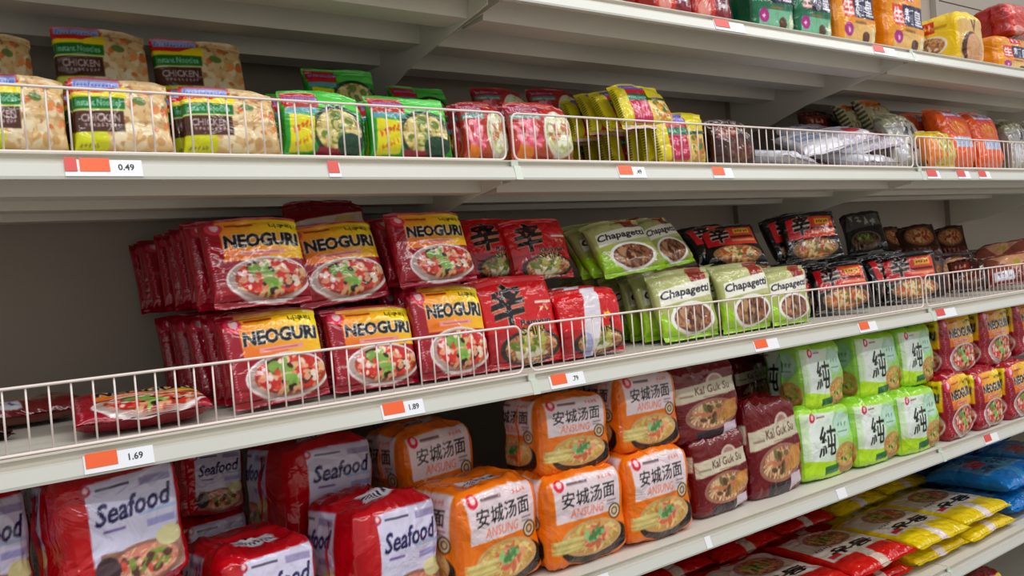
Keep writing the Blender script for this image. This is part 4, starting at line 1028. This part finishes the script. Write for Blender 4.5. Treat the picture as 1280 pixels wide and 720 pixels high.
pile('flatred', 'red', (1.18, 1.43, 1.68, 1.93), .315, 5, .245, .225,
     ('back row, fourth from yellow', 'back row, third from yellow', 'back row, second from yellow', 'back row, beside yellow'))
pile('flatyellow', 'yellow', (2.18, 2.43), .315, 5, .245, .225, ('back row, beside the red ones', 'back row, beside the blue ones'))
pile('flatblue', 'blue', (2.70, 2.96), .30, 3, .25, .235, ('back row, beside the yellow ones', 'back row, farther right'), .066)
pile('flatblue', 'blue', (2.57, 2.83), .03, 2, .25, .26, ('front row, beside the yellow ones', 'front row, farther right'), .062)
G = 'dark red multipacks on the bottom shelf'
for x, t in ((1.95, 'dark red multipack on the bottom shelf, leftmost in the lower right corner'), (2.14, 'dark red multipack on the bottom shelf between its two neighbours'),
             (2.33, 'dark red multipack on the bottom shelf, rightmost in the lower right corner')):
    place('neomulti', (x, .06, .2035), (0, 0, 0), .17, .17, .12, t, G)

# ------------------------------------------------------------------ price tags on the rails
ZB = dict(LEVELS)
def card(name, mat, parent, x0, x1, v0, v1, lift):
    """A thin card on the sloping rail; v runs 0..1 up the rail."""
    p0 = Vector((0, -.001, .0035)); p1 = Vector((0, .0048, LIP_H * .66))
    n = Vector((0, -.97, .24)).normalized()
    a = p0.lerp(p1, v0) + n * lift; b = p0.lerp(p1, v1) + n * lift
    t = n * -.0006
    V = [(x, q.y, q.z) for q in (a, b, b + t, a + t) for x in (x0, x1)]
    F = [(0, 1, 3, 2), (2, 3, 5, 4), (4, 5, 7, 6), (6, 7, 1, 0), (0, 2, 4, 6), (1, 7, 5, 3)]
    return link(name, mesh(name, V, F), mat, parent)
def price_tag(level, x0, x1, orange=None, text=None, label='', red=None):
    root = empty('price_tag', (x0, 0, ZB[level]))
    tag(root, label, 'price tag', 'price tags on the shelf rails')
    card('card', M_TAG, root, 0, x1 - x0, .0, 1.12, .0012)
    if orange: card('colour_strip', M_TAGO, root, orange[0] - x0, orange[1] - x0, .32, 1.22, .0020)
    if red: card('colour_strip', M_TAGR, root, red[0] - x0, red[1] - x0, .32, 1.25, .0022)
    if text:
        T = glyphs(text, .02)
        lo = T.reshape(-1, 2).min(0); hi = T.reshape(-1, 2).max(0)
        s = .0080 / (hi[1] - lo[1]); wt = (hi[0] - lo[0]) * s
        cx = ((orange[1] if orange else x0) + x1) / 2 - x0
        V = []; F = []
        for tri in T:
            b = len(V)
            for p in tri:
                v = (p[1] - lo[1]) * s / .0182 + .42
                V.append((cx - wt / 2 + (p[0] - lo[0]) * s, -.001 + .0058 * v - .0016, .0035 + .0181 * v)); 
            F.append((b, b + 1, b + 2))
        link('price_digits', mesh('price_digits', V, F), M_INK, root)
price_tag('second', .157, .241, (.173, .205), '0.49', 'orange and white price tag reading 0.49 under the beige packets', (.157, .170))
price_tag('second', .480, .498, None, None, 'tiny red price sticker under the bright green packets', (.480, .496))
price_tag('second', 1.018, 1.084, (1.020, 1.052), '.49', 'orange and white price tag under the yellow row on the eye level rail')
price_tag('second', 1.262, 1.320, (1.263, 1.296), None, 'orange and white price tag under the maroon packets')
price_tag('second', 2.038, 2.10, None, None, 'red price sticker just right of the eye level rail joint', (2.040, 2.085))
price_tag('second', 2.187, 2.25, None, None, 'middle small red price sticker at the right of the eye level rail', (2.187, 2.225))
price_tag('second', 2.295, 2.36, None, None, 'small red price sticker under the orange bags', (2.297, 2.336))
price_tag('third', .150, .226, (.152, .186), '1.69', 'large orange and white price tag at the left of the third rail')
price_tag('third', .530, .598, (.533, .566), '1.89', 'orange and white price tag under the second red bowl packet')
price_tag('third', .832, .905, (.836, .867), '.79', 'orange and white price tag just right of the third rail joint')
price_tag('third', 1.345, 1.420, (1.348, 1.385), None, 'orange and white price tag above the lime green multipacks, left one')
price_tag('third', 1.705, 1.775, (1.709, 1.744), None, 'orange and white price tag above the lime green multipacks, right one')
price_tag('third', 2.034, 2.13, None, None, 'pink and white price tag by the right joint of the third rail', (2.036, 2.075))
price_tag('fourth', .856, .925, None, '1.29', 'red and white price tag under the orange multipacks', (.859, .893))
price_tag('fourth', 1.165, 1.18, None, None, 'narrow white tag under the maroon multipacks')
price_tag('fourth', 1.58, 1.612, None, None, 'small white tag under the lime green multipacks')
price_tag('fourth', 2.225, 2.30, None, None, 'red and white price tag under the dark red multipacks', (2.228, 2.262))
price_tag('top', 1.300, 1.390, None, None, 'red and white price tag under the green multipacks of the highest shelf', (1.302, 1.343))
price_tag('top', 1.844, 1.938, None, None, 'red and lavender price tag under the amber multipacks of the highest shelf', (1.846, 1.888))
